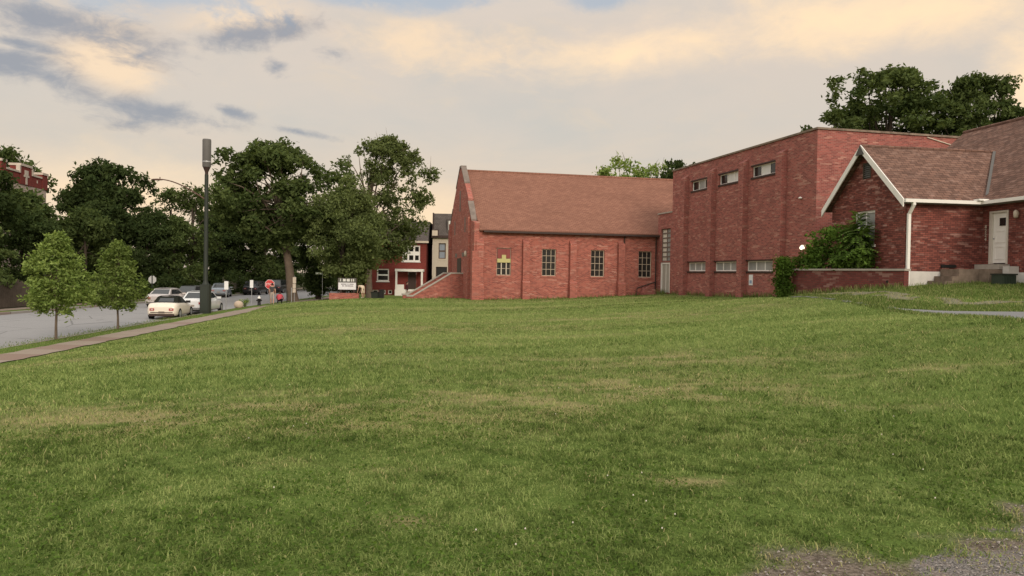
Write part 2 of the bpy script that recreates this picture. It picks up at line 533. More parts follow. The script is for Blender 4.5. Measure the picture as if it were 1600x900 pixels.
# ground: green and straw from the mesh attributes, fine mottling from noise
def ground_mat(name, verge=False):
    m, t, out = new_mat(name)
    g = t.add('ShaderNodeNewGeometry')
    pos = g.outputs['Position']
    n1 = t.noise(pos, 1.1, 5, .6)
    n2 = t.noise(t.scale(pos, (4, 9, 4)), 1.0, 4, .7)
    n3 = t.noise(pos, 28.0, 3, .7)
    n4 = t.noise(t.scale(pos, (.10, .42, .1)), 1.0, 4, .6)
    c = t.mix(n1, (.090, .140, .030), (.125, .180, .042))
    c = t.mix(t.math('MULTIPLY', t.smooth(n2, .45, .75), .55), c, (.165, .215, .060))
    c = t.mix(t.math('MULTIPLY', t.smooth(n4, .50, .72), .50), c, (.215, .250, .085))
    c = t.mix(t.math('MULTIPLY', t.smooth(n3, .55, .30), .55), c, (.050, .080, .018))
    if not verge:
        a = t.add('ShaderNodeAttribute', attribute_name='dry')
        c = t.mix(t.math('MULTIPLY', a.outputs['Fac'], .85), c, t.mix(n3, (.22, .185, .085), (.34, .29, .15)))
        b = t.add('ShaderNodeAttribute', attribute_name='bare')
        soil = t.mix(t.smooth(n3, .35, .65), (.090, .072, .056), (.215, .175, .142))
        c = t.mix(b.outputs['Fac'], c, soil)
        pv = t.add('ShaderNodeAttribute', attribute_name='paved')
        n5 = t.noise(pos, 70.0, 3, .75)
        n6 = t.noise(pos, 9.0, 4, .7)
        stone = t.mix(t.smooth(n5, .38, .62), (.070, .064, .060), (.27, .248, .23))
        stone = t.mix(t.math('MULTIPLY', t.smooth(n6, .45, .7), .5), stone, (.26, .20, .165))
        pm = t.smooth(t.math('ADD', pv.outputs['Fac'], t.math('MULTIPLY', t.math('SUBTRACT', n6, .5), .9)), .38, .58)
        c = t.mix(pm, c, stone)
        f = t.add('ShaderNodeAttribute', attribute_name='mulch_floor')
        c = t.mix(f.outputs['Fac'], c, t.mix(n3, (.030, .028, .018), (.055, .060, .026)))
    principled(t, out, c, .95, .05, 0, t.math('ADD', n3, n2), .6, .05)
    MATS[name] = m
    return m


GRASS = ground_mat('lawn_ground')
VERGE = ground_mat('verge_ground', True)


def paving(name, ca, cb, sc, crack=True, joint=None, rough=.9, grain=.35):
    m, t, out = new_mat(name)
    g = t.add('ShaderNodeNewGeometry')
    pos = g.outputs['Position']
    n1 = t.noise(t.scale(pos, (sc * .12, sc * .05, 1)), 1.0, 5, .65)
    n2 = t.noise(pos, sc * 6, 3, .7)
    n3 = t.noise(pos, sc * 45, 2, .7)
    c = t.mix(n1, ca, cb)
    c = t.mix(t.math('MULTIPLY', t.smooth(n3, .38, .66), grain), c, tuple(v * .45 for v in ca))
    c = t.mix(t.math('MULTIPLY', t.smooth(n2, .55, .8), .3), c, tuple(v * 1.25 for v in cb))
    if crack:
        vo = t.add('ShaderNodeTexVoronoi', feature='DISTANCE_TO_EDGE')
        vo.inputs['Scale'].default_value = .23
        wob = t.mix(.12, pos, t.add('ShaderNodeTexNoise').outputs['Color'])
        t.l.new(t.mix(.9, wob, pos), vo.inputs['Vector'])
        c = t.mix(t.math('MULTIPLY', t.smooth(vo.outputs['Distance'], .012, .0), .6), c, tuple(v * .35 for v in ca))
    if joint:
        sp = t.add('ShaderNodeSeparateXYZ')
        t.l.new(pos, sp.inputs[0])
        fr = t.math('FRACT', t.math('DIVIDE', sp.outputs[1], joint))
        j = t.smooth(t.math('ABSOLUTE', t.math('SUBTRACT', fr, .5)), .018, .004)
        c = t.mix(t.math('MULTIPLY', j, .7), c, tuple(v * .3 for v in ca))
        # slabs of different age
        fl = t.math('FLOOR', t.math('DIVIDE', t.math('ADD', sp.outputs[1], joint * .5), joint))
        wn = t.add('ShaderNodeTexWhiteNoise', noise_dimensions='1D')
        t.l.new(fl, wn.inputs['W'])
        c = t.mix(t.math('MULTIPLY', t.smooth(wn.outputs['Value'], .55, .9), .5), c, (.20, .12, .095))
    principled(t, out, c, rough, .15, 0, t.math('ADD', n2, n3), .4, .01)
    MATS[name] = m
    return m


ASPH = paving('street_asphalt', (.27, .265, .268), (.36, .35, .35), 1.0)
DRIVE = paving('drive_asphalt', (.20, .20, .205), (.30, .295, .29), 1.6, False)
GRAVEL = paving('gravel_track', (.17, .165, .105), (.24, .225, .155), 2.0, False)
WALK = paving('walk_concrete', (.27, .215, .175), (.37, .305, .25), 1.5, False, 1.55)
KERB = paving('kerb_concrete', (.26, .24, .22), (.36, .33, .30), 2.0, False, 3.0)
CRUMBLE = paving('crumbled_asphalt', (.20, .18, .165), (.29, .262, .24), 3.0, False, None, .9, .8)


# ------------------------------------------------------------------ mesh helpers
class MB:
    """collects faces with material slots and metric UVs; build() links them as ONE mesh object"""
    def __init__(self):
        self.v = []
        self.f = []
        self.m = []
        self.sm = []

    def face(self, pts, mi=0, smooth=False):
        i = len(self.v)
        self.v += [tuple(p) for p in pts]
        self.f.append(list(range(i, i + len(pts))))
        self.m.append(mi)
        self.sm.append(smooth)

    def grid(self, rows, mi=0, smooth=True, close=False):
        i = len(self.v)
        nr, nc = len(rows), len(rows[0])
        for r_ in rows:
            self.v += [tuple(p) for p in r_]
        for a in range(nr - 1):
            for b in range(nc if close else nc - 1):
                b2 = (b + 1) % nc
                self.f.append([i + a * nc + b, i + a * nc + b2, i + (a + 1) * nc + b2, i + (a + 1) * nc + b])
                self.m.append(mi)
                self.sm.append(smooth)

    def box(self, x0, x1, y0, y1, z0, z1, mi=0):
        p = [(x0, y0, z0), (x1, y0, z0), (x1, y1, z0), (x0, y1, z0), (x0, y0, z1), (x1, y0, z1), (x1, y1, z1), (x0, y1, z1)]
        for q in ((0, 3, 2, 1), (4, 5, 6, 7), (0, 1, 5, 4), (1, 2, 6, 5), (2, 3, 7, 6), (3, 0, 4, 7)):
            self.face([p[k] for k in q], mi)

    def obox(self, o, d, n, a0, a1, b0, b1, z0, z1, mi=0):
        """box along direction d (a), outward n (b), up"""
        P = lambda a, b, z: (o[0] + d[0] * a + n[0] * b, o[1] + d[1] * a + n[1] * b, z)
        p = [P(a0, b0, z0), P(a1, b0, z0), P(a1, b1, z0), P(a0, b1, z0), P(a0, b0, z1), P(a1, b0, z1), P(a1, b1, z1), P(a0, b1, z1)]
        for q in ((0, 3, 2, 1), (4, 5, 6, 7), (0, 1, 5, 4), (1, 2, 6, 5), (2, 3, 7, 6), (3, 0, 4, 7)):
            self.face([p[k] for k in q], mi)

    def prism(self, poly, off, mi=0):
        """polygon of 3-D points extruded by the vector off"""
        a = [Vector(p) for p in poly]
        b = [p + Vector(off) for p in a]
        self.face(a[::-1], mi)
        self.face(b, mi)
        for k in range(len(a)):
            k2 = (k + 1) % len(a)
            self.face([a[k], a[k2], b[k2], b[k]], mi)

    def tube(self, path, radii, n=8, mi=0, caps=True, smooth=True):
        path = [Vector(p) for p in path]
        if not hasattr(radii, '__len__'):
            radii = [radii] * len(path)
        rows = []
        ref = None
        for k, p in enumerate(path):
            d = (path[min(k + 1, len(path) - 1)] - path[max(k - 1, 0)])
            d = d.normalized() if d.length > 1e-9 else Vector((0, 0, 1))
            if ref is None:
                ref = Vector((1, 0, 0)) if abs(d.x) < .8 else Vector((0, 1, 0))
            s = (ref - d * ref.dot(d))
            s = s.normalized() if s.length > 1e-6 else d.orthogonal().normalized()
            ref = s
            w = d.cross(s)
            rows.append([p + (s * math.cos(2 * math.pi * j / n) + w * math.sin(2 * math.pi * j / n)) * radii[k] for j in range(n)])
        self.grid(rows, mi, smooth, True)
        if caps:
            self.face(rows[0][::-1], mi)
            self.face(rows[-1], mi)

    def lathe(self, prof, c=(0, 0, 0), n=16, mi=0, smooth=True):
        rows = [[(c[0] + r_ * math.cos(2 * math.pi * j / n), c[1] + r_ * math.sin(2 * math.pi * j / n), c[2] + z) for j in range(n)] for r_, z in prof]
        self.grid(rows, mi, smooth, True)
        self.face(rows[0][::-1], mi)
        self.face(rows[-1], mi)

    def build(self, name, mats, parent=None, loc=None, rotz=None, bevel=0):
        me = bpy.data.meshes.new(name)
        me.from_pydata(self.v, [], self.f)
        if not isinstance(mats, (list, tuple)):
            mats = [mats]
        for m in mats:
            me.materials.append(m)
        me.polygons.foreach_set('material_index', self.m)
        me.polygons.foreach_set('use_smooth', self.sm)
        uvl = me.uv_layers.new(name='UVMap')
        uv = np.zeros((len(me.loops), 2))
        k = 0
        for f in self.f:
            p = [Vector(self.v[i]) for i in f]
            n = Vector((0, 0, 0))
            for q in range(len(p)):
                n += (p[q] - p[0]).cross(p[(q + 1) % len(p)] - p[0])
            n = n.normalized() if n.length > 1e-12 else Vector((0, 0, 1))
            if abs(n.z) > .98:
                tu, tv = Vector((1, 0, 0)), Vector((0, 1, 0))
            else:
                tu = Vector((0, 0, 1)).cross(n).normalized()
                tv = n.cross(tu)
            for q in p:
                uv[k] = (q.dot(tu), q.dot(tv))
                k += 1
        uvl.data.foreach_set('uv', uv.ravel())
        me.update()
        o = bpy.data.objects.new(name, me)
        COL.objects.link(o)
        if parent is not None:
            o.parent = parent
        if loc is not None:
            o.location = loc
        if rotz is not None:
            o.rotation_euler = (0, 0, rotz)
        if bevel:
            md = o.modifiers.new('bevel', 'BEVEL')
            md.width = bevel
            md.segments = 2
            md.limit_method = 'ANGLE'
        return o


def tag(o, label=None, cat=None, group=None, kind=None):
    for k, v in (('label', label), ('category', cat), ('group', group), ('kind', kind)):
        if v:
            o[k] = v
    return o


def thing(name, label, cat, loc=(0, 0, 0), rotz=0.0, group=None):
    o = bpy.data.objects.new(name, None)
    COL.objects.link(o)
    o.empty_display_size = .3
    o.location = loc
    o.rotation_euler = (0, 0, rotz)
    return tag(o, label, cat, group)


def copy_tree(o, parent=None):
    c = o.copy()
    COL.objects.link(c)
    if parent is not None:
        c.parent = parent
    for ch in list(o.children):
        copy_tree(ch, c)
    return c


def text_obj(name, s, size, mat, parent, loc, rot, extrude=.004):
    cu = bpy.data.curves.new(name, 'FONT')
    cu.body = s
    cu.size = size
    cu.extrude = extrude
    cu.align_x = 'CENTER'
    cu.align_y = 'CENTER'
    tmp = bpy.data.objects.new(name, cu)
    COL.objects.link(tmp)
    bpy.context.view_layer.update()
    me = bpy.data.meshes.new_from_object(tmp.evaluated_get(bpy.context.evaluated_depsgraph_get()))
    bpy.data.objects.remove(tmp)
    me.materials.clear()
    me.materials.append(mat)
    o = bpy.data.objects.new(name, me)
    COL.objects.link(o)
    o.parent = parent
    o.location = loc
    o.rotation_euler = rot
    return o


def wall(mb, o, d, L, z0, z1, openings=(), depth=.14, mi=0):
    """a wall face from o along d (outside is to the right of d) with real openings and reveals; openings (a0,a1,z0,z1)"""
    n = (d[1], -d[0])
    P = lambda a, z, b=0.0: (o[0] + d[0] * a + n[0] * b, o[1] + d[1] * a + n[1] * b, z)
    xs = sorted({0.0, L} | {q[0] for q in openings} | {q[1] for q in openings})
    zs = sorted({z0, z1} | {q[2] for q in openings} | {q[3] for q in openings})
    for i in range(len(xs) - 1):
        for j in range(len(zs) - 1):
            cx, cz = (xs[i] + xs[i + 1]) / 2, (zs[j] + zs[j + 1]) / 2
            if any(q[0] < cx < q[1] and q[2] < cz < q[3] for q in openings):
                continue
            mb.face([P(xs[i], zs[j]), P(xs[i + 1], zs[j]), P(xs[i + 1], zs[j + 1]), P(xs[i], zs[j + 1])], mi)
    for a0, a1, b0, b1 in openings:
        mb.face([P(a0, b0), P(a0, b1), P(a0, b1, -depth), P(a0, b0, -depth)], mi)
        mb.face([P(a1, b1), P(a1, b0), P(a1, b0, -depth), P(a1, b1, -depth)], mi)
        mb.face([P(a0, b1), P(a1, b1), P(a1, b1, -depth), P(a0, b1, -depth)], mi)
        mb.face([P(a1, b0), P(a0, b0), P(a0, b0, -depth), P(a1, b0, -depth)], mi)


def window(parent, o, d, a0, a1, z0, z1, depth, cols, rows, fm, gm, bar=.03, rim=.05, name='window', mid=None, sill=None, pane_mats=None, label=None):
    """frame with glazing bars as part 'window', its glass as sub-part 'pane' (and 'sill')"""
    n = (d[1], -d[0])
    f = MB()
    b0, b1 = -depth + .005, -depth + .055
    e = .003
    f.obox(o, d, n, a0 + e, a0 + rim, b0, b1, z0 + e, z1 - e)
    f.obox(o, d, n, a1 - rim, a1 - e, b0, b1, z0 + e, z1 - e)
    f.obox(o, d, n, a0 + rim, a1 - rim, b0, b1 - .002, z0 + e, z0 + rim)
    f.obox(o, d, n, a0 + rim, a1 - rim, b0, b1 - .002, z1 - rim, z1 - e)
    for c in range(1, cols):
        x = a0 + (a1 - a0) * c / cols
        f.obox(o, d, n, x - bar / 2, x + bar / 2, b0 + .004, b1 - .012, z0 + rim, z1 - rim)
    for r_ in range(1, rows):
        z = z0 + (z1 - z0) * r_ / rows
        w = bar * .5 if mid is None or abs(r_ - mid) > .1 else bar * 1.1
        f.obox(o, d, n, a0 + rim, a1 - rim, b0 + .006, b1 - (.016 if w < bar else .006), z - w, z + w)
    w_ = f.build(name, fm, parent)
    if label:
        w_['label'] = label
    g = MB()
    pm = pane_mats or [0] * cols
    for c in range(cols):
        x0, x1 = a0 + (a1 - a0) * c / cols, a0 + (a1 - a0) * (c + 1) / cols
        P = lambda a, z: (o[0] + d[0] * a + n[0] * (-depth + .012), o[1] + d[1] * a + n[1] * (-depth + .012), z)
        g.face([P(x0, z0), P(x1, z0), P(x1, z1), P(x0, z1)], pm[c])
    g.build('pane', gm, w_)
    if sill is not None:
        s = MB()
        s.obox(o, d, n, a0 - .08, a1 + .08, -depth + .06, .05, z0 - .11, z0 - .002)
        s.build('sill', sill, w_)
    return w_

# ------------------------------------------------------------------ the setting: ground, street, walks, drive
def np_mesh(name, verts, quads, mat, attrs=None, smooth=True, tris=False):
    me = bpy.data.meshes.new(name)
    nv, nf, k = len(verts), len(quads), quads.shape[1]
    me.vertices.add(nv)
    me.vertices.foreach_set('co', verts.astype(np.float32).ravel())
    me.loops.add(nf * k)
    me.loops.foreach_set('vertex_index', quads.astype(np.int32).ravel())
    me.polygons.add(nf)
    me.polygons.foreach_set('loop_start', np.arange(0, nf * k, k, dtype=np.int32))
    me.polygons.foreach_set('use_smooth', np.full(nf, smooth))
    for an, av in (attrs or {}).items():
        at = me.attributes.new(an, 'FLOAT', 'POINT')
        at.data.foreach_set('value', av.astype(np.float32).ravel())
    me.materials.append(mat)
    me.update()
    me.validate()
    return me


def link(name, me, parent=None, loc=(0, 0, 0)):
    o = bpy.data.objects.new(name, me)
    COL.objects.link(o)
    o.parent = parent
    o.location = loc
    return o


def steps(*seg):
    out = []
    for a, b, s in seg:
        out += list(np.arange(a, b - 1e-6, s))
    out.append(seg[-1][1])
    return np.array(out)


xs = steps((-420, -120, 60), (-120, -50, 10), (-50, -34, 2), (-34, -8, .22), (-8, 0.5, .25), (.5, 6, .05), (6, 18, .25), (18, 30, .6), (30, 60, 3), (60, 120, 15), (120, 420, 60))
ys = steps((-120, -20, 20), (-20, 3, 1.5), (3, 7.5, .05), (7.5, 14, .15), (14, 62, .4), (62, 80, .6), (80, 120, 4), (120, 200, 16), (200, 900, 100))
GX, GY = np.meshgrid(xs, ys)
GZ = Hg(GX, GY)
def paved(x, y):
    """old crumbled asphalt inside the bare corner"""
    v = (4.80 + .58 * np.maximum(x - 2.2, 0) - y) * 1.1 + .3 + sstep(2.0, 3.0, x) - 1.0 + (fbm(x * 1.5, y * 2.4, 51) - .5) * 1.6
    return np.clip(v, 0, 1) * (y < 8) * (y > 1) * (x > 1.5)


bar_ = bare(GX, GY) * (GY < 8) * (GX > -2) * (GY > 2)
nx, ny = len(xs), len(ys)
idx = np.arange(nx * ny).reshape(ny, nx)
quads = np.stack([idx[:-1, :-1], idx[:-1, 1:], idx[1:, 1:], idx[1:, :-1]], -1).reshape(-1, 4)
shade = sstep(-31.5, -33.5, GX) + sstep(78, 84, GY) * (GX < 2) * .0  # mask of the dark mulch ground under the far trees
gme = np_mesh('ground', np.stack([GX, GY, GZ], -1).reshape(-1, 3), quads, GRASS, {'dry': dryness(GX, GY), 'bare': bar_, 'paved': paved(GX, GY), 'mulch_floor': np.clip(shade, 0, 1)})
tag(link('ground', gme), kind='structure')


def ribbon(name, fl, fr, zf, Y, ncr, mat, edge=0.0, seed=0, worn=None):
    Y = np.asarray(Y, float)
    L, Rr = fl(Y), fr(Y)
    if edge:
        L = L + (fbm(Y * 1.7, Y * 0 + 3, seed) - .5) * edge * 2
        Rr = Rr + (fbm(Y * 1.7, Y * 0 + 9, seed + 1) - .5) * edge * 2
    t = np.linspace(0, 1, ncr + 1)
    X = L[:, None] * (1 - t) + Rr[:, None] * t
    YY = np.broadcast_to(Y[:, None], X.shape)
    Z = zf(X, YY)
    i = np.arange(X.size).reshape(X.shape)
    q = np.stack([i[:-1, :-1], i[:-1, 1:], i[1:, 1:], i[1:, :-1]], -1).reshape(-1, 4)
    if worn is not None:      # grass has eaten holes into it beyond this Y
        w_ = fbm(X * 1.9, YY * 1.9, seed + 40, 3) + (YY < worn) * 1.0
        q = q[(w_.ravel()[q] > .36).all(1)]
    return tag(link(name, np_mesh(name, np.stack([X, YY, Z], -1).reshape(-1, 3), q, mat)), kind='structure')


Yst = steps((-30, 90, 1.0), (90, 260, 10))
ribbon('street', kerb_far, kerb_near, lambda x, y: x * 0 - 1.07 + .06 * (1 - ((x - kerb_far(y)) / (kerb_near(y) - kerb_far(y)) * 2 - 1) ** 2), Yst, 12, ASPH)
ribbon('grass_verge', lambda y: kerb_near(y) + .145, lambda y: walk_near(y) - 1.22, lambda x, y: x * 0 - .925 + (fbm(x, y, 3) - .5) * .03, Yst, 6, VERGE, 0.0)
ribbon('sidewalk', lambda y: walk_near(y) - 1.34, lambda y: walk_near(y) - .10, lambda x, y: x * 0 - .905, steps((-30, 90, .3)), 3, WALK, .13, 4)
ribbon('far_sidewalk', lambda y: kerb_far(y) - 2.6, lambda y: kerb_far(y) - 1.2, lambda x, y: x * 0 - .93, Yst, 2, WALK, .05, 6)


def kerb(name, fx, side):
    mb = MB()
    rows = []
    for y in steps((-30, 90, 2.0), (90, 260, 10)):
        x = float(fx(y))
        rows.append([(x + side * .15, y, -1.25), (x + side * .15, y, -.915), (x + side * .02, y, -.915), (x, y, -.935), (x, y, -1.25)])
    mb.grid(rows, 0, False)
    tag(mb.build(name, KERB), kind='structure')


kerb('kerb', kerb_near, 1)
kerb('far_kerb', kerb_far, -1)
# a pale concrete drive apron and the gutter line are part of the street; the drive to the house climbs the lawn's right edge
ribbon('driveway', lambda y: np.interp(y, [9, 12, 19, 24, 28, 33.4], [13.2, 12.9, 12.65, 12.6, 12.3, 11.9]), lambda y: np.interp(y, [9, 12, 17.5, 20, 22, 23.5, 25, 28, 33.4], [17, 17, 17.5, 16.8, 15.0, 13.6, 12.85, 12.5, 12.05]),
       lambda x, y: H(x, y) + .016, steps((9, 33.4, .2)), 14, DRIVE, .16, 12, 25.0)
ribbon('gravel_track', lambda y: np.interp(y, [21, 23, 25, 27, 30, 33.2], [20.0, 16.5, 14.4, 13.55, 13.0, 12.45]), lambda y: np.interp(y, [21, 23, 25, 27, 30, 33.2], [24, 20.5, 15.9, 14.45, 13.6, 12.9]),
       lambda x, y: H(x, y) + .014, steps((21, 33.2, .2)), 8, GRAVEL, .32, 15, 0.0)
# ------------------------------------------------------------------ church hall
TH = R(13)
U, V = (math.cos(TH), math.sin(TH)), (-math.sin(TH), math.cos(TH))
hall = thing('church_hall', 'long low red brick hall with a steep brown shingle roof and a stepped street gable', 'church hall', (-2.59, 53.5, 0), TH)
E, RZ, HD, HL = 4.95, 9.62, 12.4, 21.0      # eave, ridge, depth, length
wins = [(2.04 - .52, 2.04 + .52), (5.33 - .52, 5.33 + .52), (8.98 - .52, 8.98 + .52), (12.66 - .53, 12.66 + .50)]
WZ = (1.74, 3.66)
mb = MB()
wall(mb, (0, 0), (1, 0), HL, -.8, E, [(a, b, *WZ) for a, b in wins], .16)
mb.face([(HL, 0, -.8), (HL, HD, -.8), (HL, HD, E), (HL, HD / 2, RZ), (HL, 0, E)])
mb.face([(HL, HD, -1), (0, HD, -1), (0, HD, E), (HL, HD, E)])
mb.build('wall', BR_HALL, hall)
# street gable: thick parapet wall that rises above the roof, with a step in each rake
prof = [(-.16, -1.2), (HD, -1.2), (HD, E + .45), (HD - .9, E + .62), (HD - 2.5, E + 2.05), (HD - 2.5, E + 2.35), (HD / 2 + .35, RZ + .32), (HD / 2 - .35, RZ + .32), (2.5, E + 2.35), (2.5, E + 2.05), (.9, E + .62), (-.16, E + .45)]
mb = MB()
mb.prism([(-.12, y, z) for y, z in prof], (.36, 0, 0))
mb.box(-.29, .5, -.42, -.161, -1.2, 3.4)
for y0 in (1.4, HD - 1.9):
    mb.box(-.29, -.121, y0, y0 + .5, -1.2, 5.9)
mb.build('gable_wall', BR_HALL, hall)
for sgn in (1, -1):
    Y = lambda y: y if sgn > 0 else HD - y
    for (ya, za, yb, zb) in ((.9, E + .622, 2.45, E + 2.052), (4.1, E + 2.352 + (RZ + .322 - E - 2.352) * (4.1 - 2.5) / (HD / 2 - .35 - 2.5), HD / 2 - .36, RZ + .322)):
        mb = MB()
        mb.prism([(-.16, Y(ya), za), (-.16, Y(yb), zb), (-.16, Y(yb), zb + .12), (-.16, Y(ya), za + .12)], (.42, 0, 0))
        mb.build('coping', COPE, hall)
mb = MB()
mb.box(-.17, .27, HD / 2 - .36, HD / 2 + .36, RZ + .322, RZ + .50)
mb.build('coping', COPE, hall)
for y0, z0, z1, w in ((HD / 2 - .22, 6.6, 8.2, .44), (3.6, 4.9, 6.0, .34), (HD - 3.9, 4.9, 6.0, .34), (4.1, 3.1, 3.4, .9), (HD - 5.0, 3.1, 3.4, .9)):
    mb = MB()
    mb.box(-.145, -.11, y0, y0 + w, z0, z1)
    mb.build('gable_slit', COPE, hall)
# roof slopes, a little thickness and overhang
for nm, sg in (('roof', 1), ('roof', -1)):
    mb = MB()
    ye, yr = (-.28, HD / 2) if sg > 0 else (HD + .28, HD / 2)
    ze = E + .10 - .28 * (RZ - E) / (HD / 2)
    mb.prism([(.243, ye, ze), (HL + .2, ye, ze), (HL + .2, yr, RZ + .1), (.243, yr, RZ + .1)], (0, 0, .07))
    mb.build(nm, SH_HALL, hall)
mb = MB()
mb.tube([(.25, HD / 2, RZ + .17), (HL + .2, HD / 2, RZ + .17)], .10, 6)
mb.build('ridge_cap', SH_HALL, hall)
mb = MB()
mb.box(.52, HL, -.42, -.285, E - .24, E - .10)
mb.box(.52, HL, -.28, -.003, E - .235, E - .13)
for x in (10.98, 13.45):
    mb.tube([(x, -.16, E - .2), (x, -.09, E - .5), (x, -.09, .3)], .05, 6)
mb.build('gutter', DARKBROWN, hall)
for xb in (.28, 3.60, 7.06, 10.72):
    mb = MB()
    w = .27 if xb > 1 else .30
    for pr, zt in ((.44, 1.25), (.30, 4.05)):
        mb.prism([(xb - w, -.004, -.8), (xb - w, -pr, -.8), (xb - w, -pr, zt), (xb - w, -.004, zt + .28)], (2 * w, 0, 0))
        w -= .035
    mb.build('buttress', BR_HALL, hall)
for k, (a, b) in enumerate(wins):
    w_ = window(hall, (0, 0), (1, 0), a, b, WZ[0], WZ[1], .16, 3, 4, FRAME_OLD, GLASS_HALL, .034, .055, mid=2.35, sill=BR_HALL)
    if k == 0:
        w_['label'] = 'window with a yellow cross hung in its upper half'
        mb = MB()
        mb.box(a + .04, b - .04, -.03, .02, 2.64, 2.91)
        mb.box(a + .37, b - .37, -.03, .02, 2.91, 3.18)
        mb.build('cross_panel', YELLOWGREEN, w_)
        for q in (.30, .66):
            mb = MB()
            mb.box(a + q, a + q + .07, -.02, .015, 1.80, 2.617)
            mb.build('cross_strip', CREAM, w_)
        for q0, q1 in ((a + .06, a + .35), (b - .35, b - .06)):  # red reflection in the upper panes, put in as coloured panels
            mb = MB()
            mb.box(q0, q1, .02, .05, 2.93, 3.60)
            mb.build('reflection_panel', plain('red_reflection', (.22, .055, .05), .7), w_)
        mb = MB()
        mb.box(a + .06, b - .06, .052, .08, 3.0, 3.60)
        mb.build('reflection_panel', plain('red_reflection', (.22, .055, .05), .7), w_)
# front steps between two sloping cheek walls
for yk in (4.4, 8.4):
    mb = MB()
    mb.prism([(-.123, yk, -1.3), (-.123, yk, 1.78), (-1.0, yk, 1.78), (-3.85, yk, .05), (-4.25, yk, .05), (-4.25, yk, -1.3)], (0, .42, 0))
    ck = mb.build('stair_cheek_wall', BR_HALL, hall)
    mb = MB()
    mb.prism([(-.123, yk - .06, 1.783), (-1.01, yk - .06, 1.783), (-3.86, yk - .06, .053), (-4.32, yk - .06, .053), (-4.32, yk - .06, .163), (-3.83, yk - .06, .163), (-.98, yk - .06, 1.893), (-.123, yk - .06, 1.893)], (0, .54, 0))
    mb.build('coping', CONC, ck)
mb = MB()
for k in range(9):
    mb.box(-1.2 - .30 * (k + 1), -.125 if k == 0 else -1.2 - .30 * k, 4.83, 8.39, -1.3, .78 - .19 * k)
mb.build('steps', CONC, hall)
mb = MB()
mb.box(-.17, -.11, 5.3, 7.1, .78, 3.0)
mb.build('front_door', WOOD, hall)
mb = MB()
mb.lathe([(.02, 0), (.10, .04), (.12, .22), (.09, .36), (.03, .42)], (-.30, 2.3, 3.05), 10)
mb.box(-.28, -.11, 2.27, 2.33, 3.2, 3.26)
mb.build('lantern', CREAM, hall)
# areaway railing and a low arched bulkhead under the last window
mb = MB()
mb.tube([(11.9, -.35, .95), (13.4, -.35, 1.45)], .05, 6)
mb.tube([(11.9, -.35, .95), (11.9, -.35, .2)], .03, 6)
mb.build('stair_rail', DARKBROWN, hall)
mb = MB()
rows = []
for k in range(9):
    a = math.pi * k / 8
    rows.append([(12.75 + .55 * math.cos(a), y, .35 + .75 * math.sin(a)) for y in (-.003, -.8)])
mb.grid(rows, 0, False)
mb.face([(12.75 + .55 * math.cos(math.pi * k / 8), -.8, .35 + .75 * math.sin(math.pi * k / 8)) for k in range(9)])
mb.box(12.2, 13.3, -.8, -.003, -.3, .352)
mb.build('cellar_hatch', BR_GYM, hall)

# ------------------------------------------------------------------ tall flat-roofed block
gym = thing('flat_roofed_building', 'tall flat roofed red brick building with narrow window strips between brick piers', 'building', (14.95, 38.0, 0), TH)
GT, GL, GW = 9.22, 16.6, 17.0
up = [(3.5, 6.05), (7.3, 9.9), (11.1, 13.65)]
lo = [(3.75, 6.45), (7.55, 10.25), (11.35, 13.95)]
UZ, LZ = (7.54, 8.16), (2.22, 2.80)
mb = MB()
# long side, direction from far end to the near corner keeps the outside on the right
fl = lambda a: GL - a
wall(mb, (0, GL), (0, -1), GL, -.5, GT, [(fl(b), fl(a), *UZ) for a, b in up] + [(fl(b), fl(a), *LZ) for a, b in lo], .14)
wall(mb, (0, 0), (1, 0), GW, -.5, GT)
mb.face([(GW, 0, -.5), (GW, GL, -.5), (GW, GL, GT), (GW, 0, GT)])
mb.face([(GW, GL, -.5), (0, GL, -.5), (0, GL, GT), (GW, GL, GT)])
mb.build('wall', BR_GYM, gym)
mb = MB()
mb.box(.2, GW - .2, .2, GL - .2, GT - .5, GT - .3)
mb.build('roof', plain('roof_felt', (.10, .10, .10), .9), gym)
mb = MB()
e = .07
mb.box(-e, .30, -e, GL + e, GT, GT + .10)
mb.box(.30, GW + e, -e, .30, GT, GT + .10)
mb.box(.30, GW + e, GL - .30, GL + e, GT, GT + .10)
mb.box(GW - .30, GW + e, .30, GL - .30, GT, GT + .10)
mb.build('coping', OLDSTONE, gym)
for yp in (2.85, 6.72, 10.55, 14.35):
    mb = MB()
    w = .28
    mb.prism([(-.003, yp - w, -.5), (-.34, yp - w, -.5), (-.34, yp - w, 8.44), (-.003, yp - w, 8.66)], (0, 2 * w, 0))
    mb.build('pier', BR_GYM, gym)
for k, (a, b) in enumerate(up):
    window(gym, (0, GL), (0, -1), fl(b), fl(a), UZ[0], UZ[1], .14, 3, 1, WHITE, [GLASS_DARK, GLASS_SKY_REFL, GLASS_MILK], .05, .05, sill=DARKBROWN, pane_mats=[[0, 2, 0], [0, 1, 1], [0, 1, 0]][2 - k] if k != 1 else [0, 1, 1])
for k, (a, b) in enumerate(lo):
    window(gym, (0, GL), (0, -1), fl(b), fl(a), LZ[0], LZ[1], .14, 3, 1, WHITE, GLASS_MILK, .07, .06, sill=DARKBROWN)
for a, b in up + lo:
    z = UZ[1] if (a, b) in up else LZ[1]
    mb = MB()
    mb.box(-.07, .0, a - .06, b + .06, z + .002, z + .07)
    mb.build('lintel', DARKBROWN, gym)
mb = MB()
mb.box(-.03, -.003, 5.72, 6.12, 1.42, 2.02)
nb = mb.build('notice_board', SIGNW, gym)
mb = MB()
mb.box(-.034, -.031, 5.80, 6.04, 1.52, 1.70)
mb.build('notice_text', plain('sign_blue', (.25, .32, .45), .5), nb)
